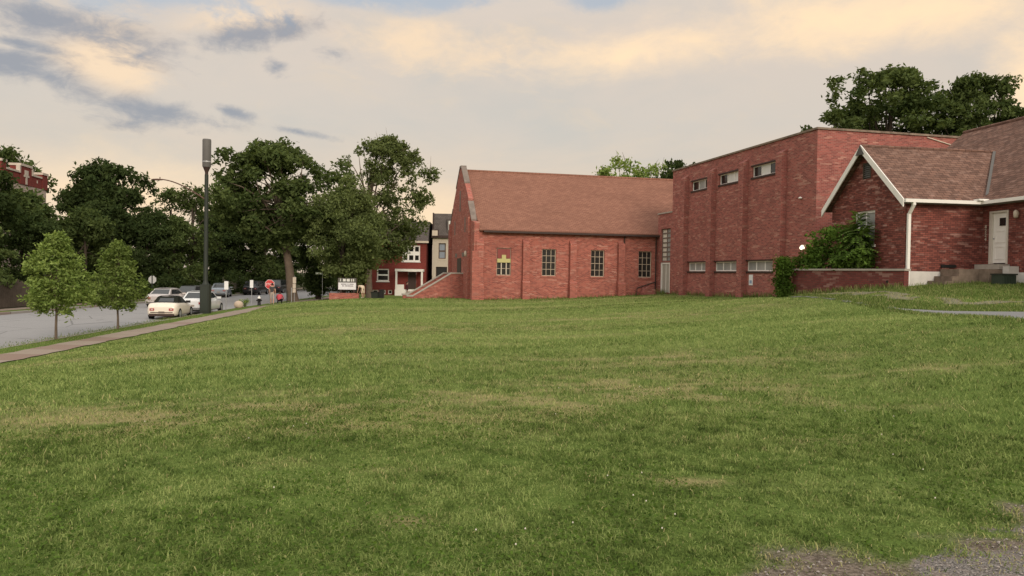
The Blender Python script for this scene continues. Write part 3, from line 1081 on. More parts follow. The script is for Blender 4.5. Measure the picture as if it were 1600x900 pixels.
# wall lamp near the corner, lit
mb = MB()
mb.tube([(0, .55, 3.45), (-.30, .55, 3.52)], .03, 6)
wl = mb.build('wall_lamp', CREAM, gym)
mb = MB()
mb.lathe([(.03, .14), (.09, .08), (.125, 0), (.10, -.06), (.04, -.09)], (-.36, .55, 3.38), 12)
mb.build('lamp_globe', LAMP_ON, wl)
mb = MB()
mb.lathe([(.02, 0), (.09, .01), (.1, .05), (.03, .10)], (-.10, 1.18, 5.9), 8)
mb.build('vent_cap', WHITE, gym)
# roof-edge flashing on the face towards the house
mb = MB()
for p, q in (((6.3, -.03, 9.16), (8.35, -.03, 8.72)), ((8.35, -.03, 8.72), (6.6, -.03, 8.36))):
    mb.tube([p, q], .035, 5)
mb.build('flashing', CREAM, gym)
# low link to the hall with a glazed stair light and door
mb = MB()
CTZ = 6.36
op = [(.52, 2.15, .66, 2.85), (.52, 2.15, 2.93, 5.28)]
wall(mb, (0, 18.99), (0, -1), 18.99 - GL, -.5, CTZ, op, .16)
mb.face([(.0, 18.99, 4.2), (3, 18.99, 4.2), (3, 18.99, CTZ), (0, 18.99, CTZ)])
mb.face([(0, GL, CTZ), (0, 18.99, CTZ), (3, 18.99, CTZ), (3, GL, CTZ)])
lk = mb.build('link_wall', BR_GYM, gym)
mb = MB()
mb.box(-.06, .25, GL + .003, 19.03, CTZ + .003, CTZ + .09)
mb.build('coping', CONC, lk)
window(gym, (0, 18.99), (0, -1), .52, 2.15, 2.93, 5.28, .16, 2, 7, plain('block_mortar', (.16, .12, .10), .8), [GLASS_BLOCK, GLASS_MILK], .10, .06, name='glass_block_window', pane_mats=[0, 1])
mb = MB()
mb.box(.08, .14, 18.99 - 1.98, 18.99 - .70, .70, 2.72)
dr = mb.build('door', plain('pale_door', (.38, .355, .31), .5), gym)
mb = MB()
for a0, a1, z0, z1 in ((.53, .70, .665, 2.84), (1.98, 2.14, .665, 2.84), (.70, 1.98, 2.725, 2.84)):
    mb.box(.03, .12, 18.99 - a1, 18.99 - a0, z0, z1)
mb.box(.06, .079, 18.99 - 1.37, 18.99 - 1.31, .70, 2.72)
mb.build('door_frame', WHITE, dr)

# ------------------------------------------------------------------ brick house on the right
TB = R(9)
house = thing('brick_house', 'dark red brick house with brown shingle roofs, a white trimmed gable and a white door', 'house', (15.15, 29.7, 0), TB)
IC = 3.35
WE, WR, WD = 5.05, 7.26, 5.0
ME, MR, MX0, MX1, MY0, MY1 = 5.05, 8.93, IC, IC + 9.1, -9.0, 6.4
mb = MB()
gw = (3.0 - 1.1, 3.3, 3.3, 4.72)
gv = (2.22, 2.78, 6.05, 6.72)
wall(mb, (0, WD), (0, -1), WD, 2.2, WE, [(WD - gw[1], WD - gw[0], gw[2], gw[3])], .12)
# gable triangle with a vent opening
P_ = lambda y, z: (0, y, z)
for poly in ([(0, WE), (gv[0], WE), (gv[0], WE + gv[0] * (WR - WE) / 2.5)], [(gv[0], WE), (gv[1], WE), (gv[1], gv[2]), (gv[0], gv[2])], [(gv[1], WE), (WD, WE), (gv[1], WE + (WD - gv[1]) * (WR - WE) / 2.5)], [(gv[0], gv[3]), (gv[1], gv[3]), (gv[1], WE + (WD - gv[1]) * (WR - WE) / 2.5), (2.5, WR), (gv[0], WE + gv[0] * (WR - WE) / 2.5)]):
    mb.face([P_(*p) for p in poly])
wall(mb, (0, 0), (1, 0), IC, 2.2, WE)
wall(mb, (IC, 0), (0, -1), -MY0, 2.2, ME, [(.36, 1.28, 2.52, 4.56)], .12)
mb.face([(MX0, WD, 2.2), (MX0, MY1, 2.2), (MX0, MY1, ME), (MX0, WD, ME)])
mb.face([(MX0, MY1, 1), (MX1, MY1, 1), (MX1, MY1, ME), ((MX0 + MX1) / 2, MY1, MR), (MX0, MY1, ME)])
mb.face([(MX0, MY0, 1), (MX1, MY0, 1), (MX1, MY0, ME), ((MX0 + MX1) / 2, MY0, MR), (MX0, MY0, ME)])
mb.face([(MX1, MY0, 1), (MX1, MY1, 1), (MX1, MY1, ME), (MX1, MY0, ME)])
mb.face([(0, WD, 1), (MX0, WD, 1), (MX0, WD, WE), (0, WD, WE)])
mb.build('wall', BR_HOUSE, house)
mb = MB()
mb.box(-.03, IC + .03, -.03, .3, 1.0, 2.197)
mb.box(IC - .03, IC + .3, MY0, -.031, 1.0, 2.197)
mb.box(-.03, .3, .3, WD, 1.0, 2.197)
mb.build('foundation', plain('whitewashed_foundation', (.58, .56, .53), .85, .1, 0, .25, 2.5), house)
# roofs
mb = MB()
sl = (WR - WE) / 2.5
ov = .28
rx0, rxm = -.30, IC + (WR - ME) / ((MR - ME) / 4.55)
th = .09
for ya, yb in ((-ov, 2.5), (WD + ov, 2.5)):
    ze = WE - ov * sl + .06
    xe = IC + (ze - ME) / ((MR - ME) / 4.55) + .1
    mb.prism([(rx0, ya, ze), (xe, ya, ze), (rxm + .1, yb, WR + .06), (rx0, yb, WR + .06)], (0, 0, th))
mb.build('roof', SH_HOUSE, house)
mb = MB()
mp = (MR - ME) / 4.55
mxr = (MX0 + MX1) / 2
for xa in (MX0 - ov, MX1 + ov):
    ze = ME - ov * mp + .05
    mb.prism([(xa, MY0 - .3, ze), (mxr, MY0 - .3, MR + .05), (mxr, MY1 + .3, MR + .05), (xa, MY1 + .3, ze)], (0, 0, th))
mb.build('roof', SH_HOUSE, house)
mb = MB()
mb.tube([(mxr, MY0 - .3, MR + .14), (mxr, MY1 + .3, MR + .14)], .09, 6)
mb.tube([(rx0, 2.5, WR + .15), (rxm, 2.5, WR + .15)], .07, 6)
mb.build('ridge_cap', SH_HOUSE, house)
mb = MB()
mb.prism([(IC - .02, -.12, WE + .155), (IC + .12, -.12, WE + .22), (rxm + .02, 2.44, WR + .155), (rxm - .12, 2.44, WR + .155)], (0, 0, .02))
mb.build('valley_flashing', plain('dull_zinc', (.11, .105, .10), .7), house)
for ya in (-ov - .03, WD + ov + .03):
    mb = MB()
    s_ = 1 if ya < 0 else -1
    ze, zr = WE - (ov + .03) * sl, WR
    mb.prism([(rx0 - .05, ya, ze + .18), (rx0 - .05, ya, ze - .12), (rx0 - .05, 2.5 - s_ * .002, zr - .1), (rx0 - .05, 2.5 - s_ * .002, zr + .19)], (.045, 0, 0))
    mb.build('bargeboard', WHITE, house)
mb = MB()
mb.prism([(rx0 - .075, 2.22, WR - .23), (rx0 - .075, 2.78, WR - .23), (rx0 - .075, 2.5, WR + .18)], (.02, 0, 0))
mb.build('gable_peak', plain('peak_grey', (.09, .085, .08), .8), house)
# gutters
mb = MB()
gz = WE - ov * sl + .02
mb.box(rx0 + .0, IC - ov - .02, -ov - .14, -ov - .012, gz, gz + .13)
mb.box(IC - ov - .15, IC - ov - .02, MY0 - .3, -ov - .0, gz + .002, gz + .132)
mb.box(IC - ov - .35, IC - ov + .1, -ov - .25, -ov + .1, gz + .135, gz + .20)
mb.build('gutter', WHITE, house)
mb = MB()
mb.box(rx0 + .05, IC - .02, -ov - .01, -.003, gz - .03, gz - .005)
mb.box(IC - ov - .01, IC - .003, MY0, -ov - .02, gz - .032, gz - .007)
mb.build('soffit', plain('soffit_grey', (.20, .18, .16), .8), house)  # soffit in one even warm grey
mb = MB()
mb.box(.02, .13, -ov - .13, -ov - .02, gz - .10, gz + .0)
mb.prism([(.02, -ov - .12, gz - .10), (.13, -ov - .12, gz - .10), (.13, -.16, gz - .42), (.02, -.16, gz - .42)], (0, .09, 0))
mb.box(.02, .13, -.15, -.05, 1.62, gz - .40)
mb.build('downspout', WHITE, house)
window(house, (0, WD), (0, -1), WD - gw[1], WD - gw[0], gw[2], gw[3], .12, 2, 2, WHITE, GLASS_MILK, .05, .10, mid=1, sill=WHITE)
mb = MB()
for k in range(7):
    z = gv[2] + .07 + k * .085
    mb.prism([(.02, gv[0] + .05, z), (.09, gv[0] + .05, z + .06), (.09, gv[0] + .05, z + .075), (.02, gv[0] + .05, z + .02)], (0, gv[1] - gv[0] - .1, 0))
mb.box(.095, .10, gv[0], gv[1], gv[2], gv[3])
vt = mb.build('attic_vent', plain('vent_grey', (.14, .135, .13), .8), house)
mb = MB()
mb.box(-.02, .06, gv[0] + .003, gv[0] + .05, gv[2] + .003, gv[3] - .003)
mb.box(-.02, .06, gv[1] - .05, gv[1] - .003, gv[2] + .003, gv[3] - .003)
mb.box(-.02, .06, gv[0] + .05, gv[1] - .05, gv[3] - .05, gv[3] - .003)
mb.build('vent_frame', WOOD, vt)
# white door with a small dark light
o_, d_ = (IC, 0), (0, -1)
n_ = (-1, 0)
mb = MB()
mb.obox(o_, d_, n_, .50, 1.20, -.09, -.045, 2.56, 4.48)
for a0, a1, z0, z1 in ((.60, 1.10, 2.70, 3.20), (.60, 1.10, 3.34, 3.80)):
    mb.obox(o_, d_, n_, a0, a1, -.0448, -.030, z0, z0 + .03)
    mb.obox(o_, d_, n_, a0, a1, -.0448, -.030, z1 - .03, z1)
    mb.obox(o_, d_, n_, a0, a0 + .03, -.0448, -.030, z0 + .03, z1 - .03)
    mb.obox(o_, d_, n_, a1 - .03, a1, -.0448, -.030, z0 + .03, z1 - .03)
door = mb.build('door', WHITE, house)
mb = MB()
mb.obox(o_, d_, n_, .82, 1.10, -.044, -.02, 3.98, 4.28)
mb.build('door_light', GLASS_DARK, door)
mb = MB()
mb.lathe([(.012, 0), (.03, .02), (.012, .045)], (0, 0, 0), 8)
h_ = mb.build('door_handle', GALV, door)
h_.location = (IC + .03, -.56, 3.5)
h_.rotation_euler = (0, -math.pi / 2, 0)
mb = MB()
mb.obox(o_, d_, n_, .363, .495, -.10, .03, 2.523, 4.557)
mb.obox(o_, d_, n_, 1.205, 1.277, -.10, .03, 2.523, 4.557)
mb.obox(o_, d_, n_, .495, 1.205, -.10, .03, 4.485, 4.557)
mb.build('door_frame', plain('old_white_paint', (.56, .52, .46), .6), door)
for k, ch in enumerate('8224'):
    text_obj('house_number', ch, .19, CREAM, house, (IC - .012, -.17, 3.98 - k * .165), (math.pi / 2, 0, -math.pi / 2), .008)
mb = MB()
mb.lathe([(.03, 0), (.08, .02), (.09, .20), (.07, .26), (.02, .30)], (IC - .10, -1.72, 4.22), 10)
mb.box(IC - .06, IC - .002, -1.76, -1.68, 4.33, 4.42)
mb.build('porch_light', CREAM, house)
# old stone steps and landing
mb = MB()
for k, (x0, x1, zt) in enumerate(((.62, .98, 1.66), (.98, 1.26, 1.84), (1.26, 1.52, 2.02), (1.52, 2.30, 2.30), (2.30, IC - .035, 2.31))):
    mb.box(x0, x1, -1.0 - .01 * k, -.035, 1.0, zt)
mb.box(2.35, IC - .033, -1.55, -1.041, 1.0, 2.30)
st = mb.build('steps', OLDSTONE, house, bevel=.03)
mb = MB()
mb.box(2.86, IC - .032, -1.42, -.20, 2.315, 2.50)
mb.build('threshold_slab', CONC, st)
mb = MB()
mb.box(2.9, IC - .032, -1.85, -1.56, 1.0, 2.42)
mb.build('stair_block', plain('whitewashed_block', (.50, .48, .45), .85), st)
mb = MB()
mb.box(1.55, 2.20, -.045, -.001, 2.36, 2.48)
mb.build('wall_vent', BLACKP, house)
# dark green ribbed box beside the steps
gb = thing('utility_box', 'dark green ribbed utility box on the grass beside the stone steps', 'utility box', (17.95, 28.05, h1(17.95, 28.05) - .02), TB)
mb = MB()
mb.box(-.29, .29, -.25, .25, 0, .36)
for k in range(9):
    mb.box(-.275 + k * .064, -.245 + k * .064, -.27, -.25, .03, .32)
mb.build('body', GREENBOX, gb)
mb = MB()
mb.box(-.32, .32, -.29, .28, .361, .41)
mb.build('lid', DARKGREEN, gb, bevel=.015)

# ------------------------------------------------------------------ brick planter wall with concrete cap
pl = thing('planter_wall', 'low red brick planter wall with a pale concrete cap below the gable', 'planter wall', (12.55, 34.4, 0), math.atan2(29.1 - 34.4, 14.85 - 12.55))
PLn = math.hypot(29.1 - 34.4, 14.85 - 12.55)
mb = MB()
mb.box(0, PLn, 0, .24, .4, 2.20)
mb.box(0, .24, .241, 2.2, .4, 2.20)
mb.build('wall', BR_PLANT, pl)
mb = MB()
mb.box(-.05, PLn + .05, -.05, .29, 2.203, 2.28)
mb.box(-.05, .29, .291, 2.2, 2.203, 2.28)
mb.build('cap', CONC, pl)
mb = MB()
mb.prism([(.245, .245, .8), (PLn - .35, .245, .8), (PLn - .35, .34, .8), (.245, 1.7, .8)], (0, 0, 1.25))
mb.build('soil', plain('planter_soil', (.05, .04, .03), .95), pl)
mb = MB()
mb.tube([(PLn - .75, -.02, 1.78), (PLn - .75, .06, 1.78)], .05, 8)
mb.build('drain_hole', BLACKP, pl)

# ------------------------------------------------------------------ houses beyond the cross street
rh = thing('brick_townhouse', 'two storey dark red brick townhouse with white window trim and white porch', 'house', (-18.2, 95, -1.0), R(2))
mb = MB()
WL = 7.5
o0, dX = (0, 0), (1, 0)
wn = [(1.45, 2.95, 1.7, 3.25), (4.55, 6.75, 4.2, 6.2), (.95, 1.65, .12, .62), (1.95, 2.55, .12, .62), (2.85, 3.35, .12, .62)]
dn = (5.3, 6.3, .75, 2.95)
wall(mb, o0, dX, WL, -.6, 6.7, wn + [dn], .15)
mb.face([(WL, 0, -.6), (WL, 11, -.6), (WL, 11, 6.7), (WL, 0, 6.7)])
mb.face([(0, 11, -.6), (0, 0, -.6), (0, 0, 6.7), (0, 11, 6.7)])
mb.build('wall', BR_OLD, rh)
mb = MB()
mb.prism([(-.25, -.3, 6.70), (-.25, 2.2, 9.3), (-.25, 9.0, 9.3), (-.25, 11.3, 6.70)], (WL + .5, 0, 0))
rf = mb.build('roof', SH_GREY, rh)
mb = MB()
mb.box(-.3, WL + .3, -.36, -.31, 6.5, 6.75)
mb.build('cornice', CREAM, rh)
window(rh, o0, dX, *wn[0], .15, 1, 2, WHITE, GLASS_DARK, .08, .15, mid=1, sill=WHITE)
window(rh, o0, dX, *wn[1], .15, 3, 2, WHITE, GLASS_DARK, .22, .17, mid=1, sill=WHITE)
for q in wn[2:]:
    window(rh, o0, dX, *q, .15, 1, 1, WHITE, GLASS_DARK, .06, .09)
mb = MB()
mb.box(5.32, 6.28, .02, .10, .78, 2.93)
mb.build('door', DARKBROWN, rh)
mb = MB()
mb.box(3.9, 7.3, -1.9, -.01, 2.95, 3.25)
for x in (3.95, 7.05):
    mb.box(x, x + .22, -1.85, -1.63, .75, 2.945)
mb.box(3.9, 7.3, -1.9, -.01, -.3, .74)
mb.box(3.95, 5.0, -1.84, -1.74, .75, 1.35)
pc = mb.build('porch', WHITE, rh)
mb = MB()
for k in range(4):
    mb.box(5.3, 6.4, -1.905 - .3 * (k + 1), -1.905 - .3 * k, -.4, .55 - .18 * k)
mb.build('steps', CONC, pc)
mb = MB()
mb.prism([(4.0, .35, 7.2), (5.1, .35, 7.2), (5.1, .35, 8.7), (4.55, .35, 9.2), (4.0, .35, 8.7)], (0, 1.9, 0))
dm = mb.build('dormer', WHITE, rh)
mb = MB()
mb.box(4.25, 4.85, .33, .349, 7.4, 8.6)
mb.build('dormer_window', GLASS_DARK, dm)

bh = thing('beige_rowhouse', 'narrow three storey beige brick rowhouse with grey mansard roof beside the hall gable', 'house', (-10.0, 96, -1.0), R(4))
mb = MB()
ww = [(.75, 1.65, 4.6, 6.55), (.45, 1.85, 1.2, 3.6), (3.3, 4.3, 4.6, 6.55)]
wall(mb, o0, dX, 5.2, -.6, 7.2, ww, .2)
mb.face([(0, 12, -.6), (0, 0, -.6), (0, 0, 7.2), (0, 12, 7.2)])
mb.face([(5.2, 0, -.6), (5.2, 12, -.6), (5.2, 12, 7.2), (5.2, 0, 7.2)])
mb.build('wall', BEIGE, bh)
mb = MB()
mb.prism([(-.03, -.15, 7.35), (-.03, .75, 10.3), (-.03, 12, 10.3), (-.03, 12, 7.35)], (5.4, 0, 0))
mb.build('mansard_roof', SH_GREY, bh)
mb = MB()
mb.box(-.15, 5.35, -.35, .0, 7.2, 7.5)
mb.box(-.1, .75, -.45, -.355, 7.35, 8.2)
mb.box(-.05, .12, .15, 3.0, 7.4, 10.34)
mb.build('cornice', DARKBROWN, bh)
mb = MB()
mb.box(-.06, .62, -.50, -.455, 7.45, 8.1)
mb.build('corner_block', CREAM, bh)
window(bh, o0, dX, *ww[0], .2, 1, 2, plain('brown_trim', (.10, .07, .055), .7), plain('blue_blind', (.22, .25, .30), .4), .08, .12, mid=1, sill=CREAM)
window(bh, o0, dX, *ww[1], .2, 1, 1, DARKBROWN, BLACKP, .05, .08, name='arched_door')
window(bh, o0, dX, *ww[2], .2, 1, 2, DARKBROWN, GLASS_DARK, .08, .12, mid=1)
mb = MB()
mb.box(1.75, 2.75, -.05, 1.2, 7.9, 9.6)
dm = mb.build('dormer', SH_GREY, bh)
mb = MB()
mb.box(1.95, 2.55, -.07, -.052, 8.2, 9.35)
mb.build('dormer_window', WIN_LIT, dm)

ap = thing('apartment_block', 'red brick apartment block with stone trimmed stepped parapet rising over the trees', 'apartment block', (-49.3, 74.0, -1.0), R(10.5))
BL, BD = 10.5, 16
mb = MB()
mb.box(-BD, 0, 0, BL, -.5, 11.2)
mb.build('lower_wall', plain('limestone', (.44, .36, .31), .85, .1, 0, .15, 1.5), ap)
mb = MB()
mb.box(-BD, .03, -.03, BL + .03, 11.203, 12.3)
for y0, y1, zt in ((-.12, .85, 12.95), (BL - 1.2, BL + .12, 12.75), (4.0, 6.6, 13.05)):
    mb.box(-.9, .10, y0, y1, 11.206, zt)
mb.box(-BD - .05, -BD + 1, -.12, .9, 11.206, 13.0)
mb.build('wall', BR_OLD, ap)
mb = MB()
for y0, y1, zt in ((-.2, .93, 12.95), (BL - 1.28, BL + .2, 12.75), (3.9, 6.7, 13.05)):
    mb.box(-.98, .18, y0, y1, zt + .003, zt + .24)
for y0, y1 in ((.94, 3.69), (6.91, BL - 1.29)):
    mb.box(-.5, .12, y0, y1, 12.303, 12.50)
mb.box(-BD + 1.1, -1.0, -.1, .3, 12.303, 12.5)
for y0, y1 in ((3.70, 3.97), (6.63, 6.90)):
    mb.box(-.2, .16, y0, y1, 12.303, 13.04)
mb.box(.105, .16, 4.9, 5.7, 12.15, 12.7)
mb.box(.105, .15, 5.12, 5.48, 11.25, 12.1)
mb.box(.105, .155, 4.7, 5.9, 12.0, 12.2)
for y in (2.2, 8.0):
    mb.box(.033, .06, y, y + .2, 11.7, 12.0)
mb.build('parapet_coping', plain('pale_stone', (.48, .42, .36), .85, .1, 0, .2, 2), ap)
for y in (2.0, 4.7, 7.6):
    mb = MB()
    mb.box(.004, .06, y, y + 1.2, 8.0, 10.0)
    w_ = mb.build('window', WHITE, ap)
    mb = MB()
    mb.box(.061, .07, y + .12, y + 1.08, 8.12, 8.95)
    mb.box(.061, .07, y + .12, y + 1.08, 9.05, 9.88)
    mb.build('pane', GLASS_DARK, w_)

# low walls and a board fence on the far side of the street
fn = thing('board_fence', 'dark weathered board fence along the far sidewalk behind the saplings', 'fence', (-33.4, 40, -.95), 0)
mb = MB()
for k in range(70):
    h_ = 1.75 + .05 * math.sin(k * 2.3)
    mb.box(-.02, .02, k * .2, k * .2 + .185, .05, h_)
mb.build('boards', WOOD, fn)
for k in range(8):
    mb = MB()
    mb.box(-.12, -.025, k * 2.0 - .05, k * 2.0 + .07, -.3, 1.9)
    mb.build('post', WOOD, fn)
lw = thing('stone_wall', 'low brownish stone wall across the far side of the street behind the white cars', 'wall', (-38, 84, -1.0), R(-4))
mb = MB()
mb.box(0, 5.6, 0, .4, -.2, .95)
mb.build('wall', plain('brown_stone', (.12, .10, .075), .9, .1, 0, .5, 2), lw)
mb = MB()
mb.box(-.05, 5.65, -.05, .45, .953, 1.06)
mb.build('cap', plain('brown_cap', (.16, .14, .11), .9, .1, 0, .4, 2), lw)

# ------------------------------------------------------------------ street furniture
VZ = -.93
sp = thing('smart_pole', 'tall dark green pole with a grey antenna cylinder on top and a big base cabinet', 'utility pole', (-19.15, 48.0, VZ), R(5))
mb = MB()
mb.box(-.27, .27, -.27, .27, -.1, 1.82)
cb = mb.build('base_cabinet', DARKGREEN, sp, bevel=.025)
mb = MB()
mb.box(-.20, .20, -.285, -.272, .15, 1.65)
mb.build('cabinet_door', plain('cabinet_door_paint', (.026, .033, .026), .5), cb, bevel=.004)
mb = MB()
mb.lathe([(.22, 1.823), (.16, 1.95), (.135, 2.1), (.125, 5.5), (.115, 8.67)], n=16)
mb.build('pole', DARKGREEN, sp)
mb = MB()
mb.lathe([(.10, 8.62), (.10, 8.82), (.14, 8.92), (.24, 9.17)], n=16)
mb.build('collar', DARKBROWN, sp)
mb = MB()
mb.lathe([(.235, 9.13), (.255, 9.19), (.26, 10.80), (.24, 10.87), (.1, 10.89)], n=20)
sh = mb.build('antenna_shroud', GREYCYL, sp)
mb = MB()
mb.lathe([(.263, 9.43), (.266, 9.45), (.266, 9.48), (.263, 9.50)], n=20)
mb.build('band', GALV, sh)
mb = MB()
arm = []
for k in range(9):
    t_ = k / 8
    arm.append((-.1 - 2.55 * t_, -.15 * t_, 7.15 + 1.15 * math.sin(t_ * 1.45)))
mb.tube(arm, [.045 - .012 * k / 8 for k in range(9)], 8)
ar = mb.build('lamp_arm', RUSTARM, sp)
mb = MB()
e_ = arm[-1]
rows = []
for k, (x, w, h_) in enumerate(((.12, .03, .02), (.0, .07, .045), (-.25, .13, .06), (-.5, .11, .045), (-.62, .03, .015))):
    rows.append([(e_[0] + x, e_[1] + w * math.cos(2 * math.pi * j / 10), e_[2] - .02 + h_ * math.sin(2 * math.pi * j / 10)) for j in range(10)])
mb.grid(rows, 0, True, True)
mb.tube([(e_[0] - .1, e_[1], e_[2] + .03), (e_[0] - .1, e_[1], e_[2] + .14)], .03, 6)
mb.build('lamp_head', RUSTARM, ar)


def octagon(mb, r_, y, mi=0, z=0):
    mb.prism([(r_ * math.cos(math.pi / 8 + k * math.pi / 4) / math.cos(math.pi / 8), y, z + r_ * math.sin(math.pi / 8 + k * math.pi / 4) / math.cos(math.pi / 8)) for k in range(8)], (0, -.004, 0), mi)


ss = thing('stop_sign', 'red STOP sign on a thin post at the lawn edge', 'stop sign', (-19.75, 62.6, VZ), R(4))
mb = MB()
mb.tube([(0, .05, -.2), (0, .05, 2.0)], .03, 8)
mb.build('post', GALV, ss)
mb = MB()
octagon(mb, .375, -.002, 0, 1.62)
pn = mb.build('panel', SIGNW, ss)
mb = MB()
octagon(mb, .350, -.0065, 0, 1.62)
mb.build('red_face', REDP, pn)
text_obj('lettering', 'STOP', .27, SIGNW, pn, (0, -.0125, 1.62), (math.pi / 2, 0, 0), .001)
sb = thing('stop_sign', 'grey back of an eight sided road sign across the street', 'stop sign', (-30.45, 65, -.95), R(2))
mb = MB()
mb.tube([(0, -.05, -.2), (0, -.05, 2.2)], .045, 8)
mb.build('post', DARKGREEN, sb)
mb = MB()
octagon(mb, .32, 0, 0, 1.84)
mb.build('panel', plain('sign_back', (.50, .50, .50), .5, .4, .2), sb)


def sign_post(name, label, x, y, hgt, plates, z=VZ, rz=0.0, postmat=GALV, rad=.025):
    t = thing(name, label, 'road sign', (x, y, z), rz)
    m_ = MB()
    m_.tube([(0, .04, -.2), (0, .04, hgt)], rad, 8)
    m_.build('post', postmat, t)
    for (x0, x1, z0, z1, mt) in plates:
        m_ = MB()
        m_.box(x0, x1, -.004, .004, z0, z1)
        m_.build('plate', mt, t)
    return t


sign_post('parking_sign', 'small white sign on a slim post just right of the tall pole cabinet', -19.35, 52, 2.0, [(-.13, .13, 1.42, 1.98, SIGNW)], rz=R(25))
sign_post('parking_sign', 'small white sign on a post above the little yellow green shrub', -20.35, 60, 2.0, [(-.13, .13, 1.38, 1.98, SIGNW)])
sign_post('sign_stack', 'stack of three white plates on a post in front of the big trunk', -19.0, 67, 2.3, [(-.14, .16, 1.66, 2.2, CREAM), (-.14, .14, 1.22, 1.62, CREAM), (-.15, .13, .85, 1.19, CREAM)], rz=R(-8))
t = sign_post('street_name_sign', 'tall thin post with a pale green street name blade before the dark trees', -17.3, 70, 3.0, [], z=-.8)
mb = MB()
mb.box(-.62, -.02, -.01, .01, 2.33, 2.52)
bl = mb.build('blade', plain('pale_green_sign', (.30, .36, .26), .5), t)
mb = MB()
mb.box(-.56, -.10, -.0125, -.0105, 2.39, 2.46)
mb.build('lettering', SIGNW, bl)
for k, (x, y, h_, lab) in enumerate(((-18.9, 64.5, 1.05, 'thin dark post standing on the verge right of the crouching person in red'), (-19.0, 66.2, 1.25, 'thin pale post standing just left of the big tree trunk'))):
    t = thing('marker_post', lab, 'post', (x, y, VZ))
    mb = MB()
    mb.tube([(0, 0, -.2), (0, 0, h_)], .035, 8)
    mb.lathe([(.036, h_), (.04, h_ + .02), (.02, h_ + .05)], n=8)
    mb.build('post', [DARKGREEN, GALV][k], t)

hy = thing('fire_hydrant', 'black fire hydrant with a white bonnet on the grass verge', 'fire hydrant', (-19.75, 60.0, VZ))
mb = MB()
mb.lathe([(.17, 0), (.17, .04), (.125, .05), (.115, .48), (.15, .49), (.15, .54), (.12, .55)], n=14)
for s_ in (-1, 1):
    mb.tube([(s_ * .1, 0, .40), (s_ * .21, 0, .40)], .055, 8)
mb.tube([(0, -.1, .36), (0, -.22, .36)], .07, 8)
mb.build('barrel', BLACKP, hy)
mb = MB()
mb.lathe([(.125, .552), (.12, .62), (.07, .69), (.035, .71), (.035, .76), (.01, .765)], n=14)
mb.build('bonnet', WHITE, hy)

bo = thing('boulder', 'pale tan boulder lying at the edge of the street verge', 'boulder', (-19.75, 55.5, VZ))
mb = MB()
rows = []
for i in range(9):
    a = math.pi * i / 8
    row = []
    for j in range(14):
        b = 2 * math.pi * j / 14
        k = 1 + .16 * (vnoise(2 + math.cos(b) * 1.5 + i * .3, 4 + math.sin(b) * 1.5, 3) - .5)
        row.append((.34 * k * math.sin(a) * math.cos(b), .30 * k * math.sin(a) * math.sin(b), .24 - .30 * k * math.cos(a)))
    rows.append(row)
mb.grid(rows, 0, True, True)
mb.build('rock', plain('tan_rock', (.46, .37, .29), .9, .1, 0, .3, 4), bo)

# church marquee on a brick base
mz = h1(-14.1, 66)
mq = thing('marquee_sign', 'white letter board sign with a dark header on a low brick base', 'marquee sign', (-14.15, 66, mz), R(3))
mb = MB()
mb.box(-1.5, 1.0, -.25, .25, -.3, .48)
mb.build('brick_base', BR_HALL, mq)
mb = MB()
for x in (-.55, .55):
    mb.box(x - .06, x + .06, -.06, .06, .482, .75)
mb.build('leg', DARKBROWN, mq)
mb = MB()
mb.box(-.80, .80, -.12, .12, .75, 1.78)
cab = mb.build('cabinet', DARKBROWN, mq)
mb = MB()
mb.box(-.75, .75, -.135, -.122, .78, 1.38)
mb.build('letter_board', PURPLE_WHITE, cab)
mb = MB()
random.seed(5)
for row, (z0, hh, x0, x1) in enumerate(((1.20, .085, -.5, .5), (1.05, .085, -.42, .46))):
    x = x0
    while x < x1:
        w_ = random.uniform(.045, .075)
        mb.box(x, x + w_, -.139, -.1355, z0, z0 + hh)
        x += w_ + random.choice((.03, .03, .03, .10))
mb.build('letter_rows', plain('letter_ink', (.10, .07, .10), .6), cab)
mb = MB()
mb.box(-.76, .76, -.134, -.122, 1.42, 1.76)
mb.build('header', plain('header_grey', (.12, .12, .11), .6), cab)
mb = MB()
for x0, x1 in ((-.60, -.54), (-.35, -.12), (-.04, .22), (.34, .42), (.50, .58)):
    mb.box(x0, x1, -.138, -.1345, 1.48, 1.70)
mb.build('header_marks', SIGNW, cab)
for k, (x, y, w_, h_, lab) in enumerate(((-11.9, 67.5, .9, .55, 'low dark box lying left of the bin below the townhouse window'), (-11.35, 67, .38, .75, 'small black bin standing on the grass left of the front steps'))):
    t = thing('trash_bin', lab, 'bin', (x, y, h1(x, y)))
    mb = MB()
    mb.prism([(-w_ / 2 * .9, -.22, 0), (w_ / 2 * .9, -.22, 0), (w_ / 2, -.25, h_), (-w_ / 2, -.25, h_)], (0, .46, 0))
    mb.build('body', [DARKGREEN, BLACKP][k], t)
    mb = MB()
    mb.box(-w_ / 2 - .03, w_ / 2 + .03, -.28, .24, h_ + .002, h_ + .06)
    mb.build('lid', BLACKP, t, bevel=.01)
# tan box trailer under the far trees
tr = thing('box_trailer', 'small tan box trailer parked under the far trees behind the silver car', 'trailer', (-33.9, 92, -1.0), R(6))
mb = MB()
mb.box(-.75, .75, -.0, 3.2, .55, 1.95)
for k in range(6):
    mb.box(-.75, .75, -.012, -.001, .62 + k * .21, .72 + k * .21)
mb.build('box', plain('trailer_tan', (.17, .15, .12), .6), tr, bevel=.02)
mb = MB()
mb.box(-.72, .55, -.12, -.02, .42, .52)
mb.build('bumper', WHITE, tr)
for s_ in (-1, 1):
    mb = MB()
    mb.tube([(s_ * .62, 1.6, .32), (s_ * .80, 1.6, .32)], .32, 14)
    mb.build('wheel', RUBBER, tr)


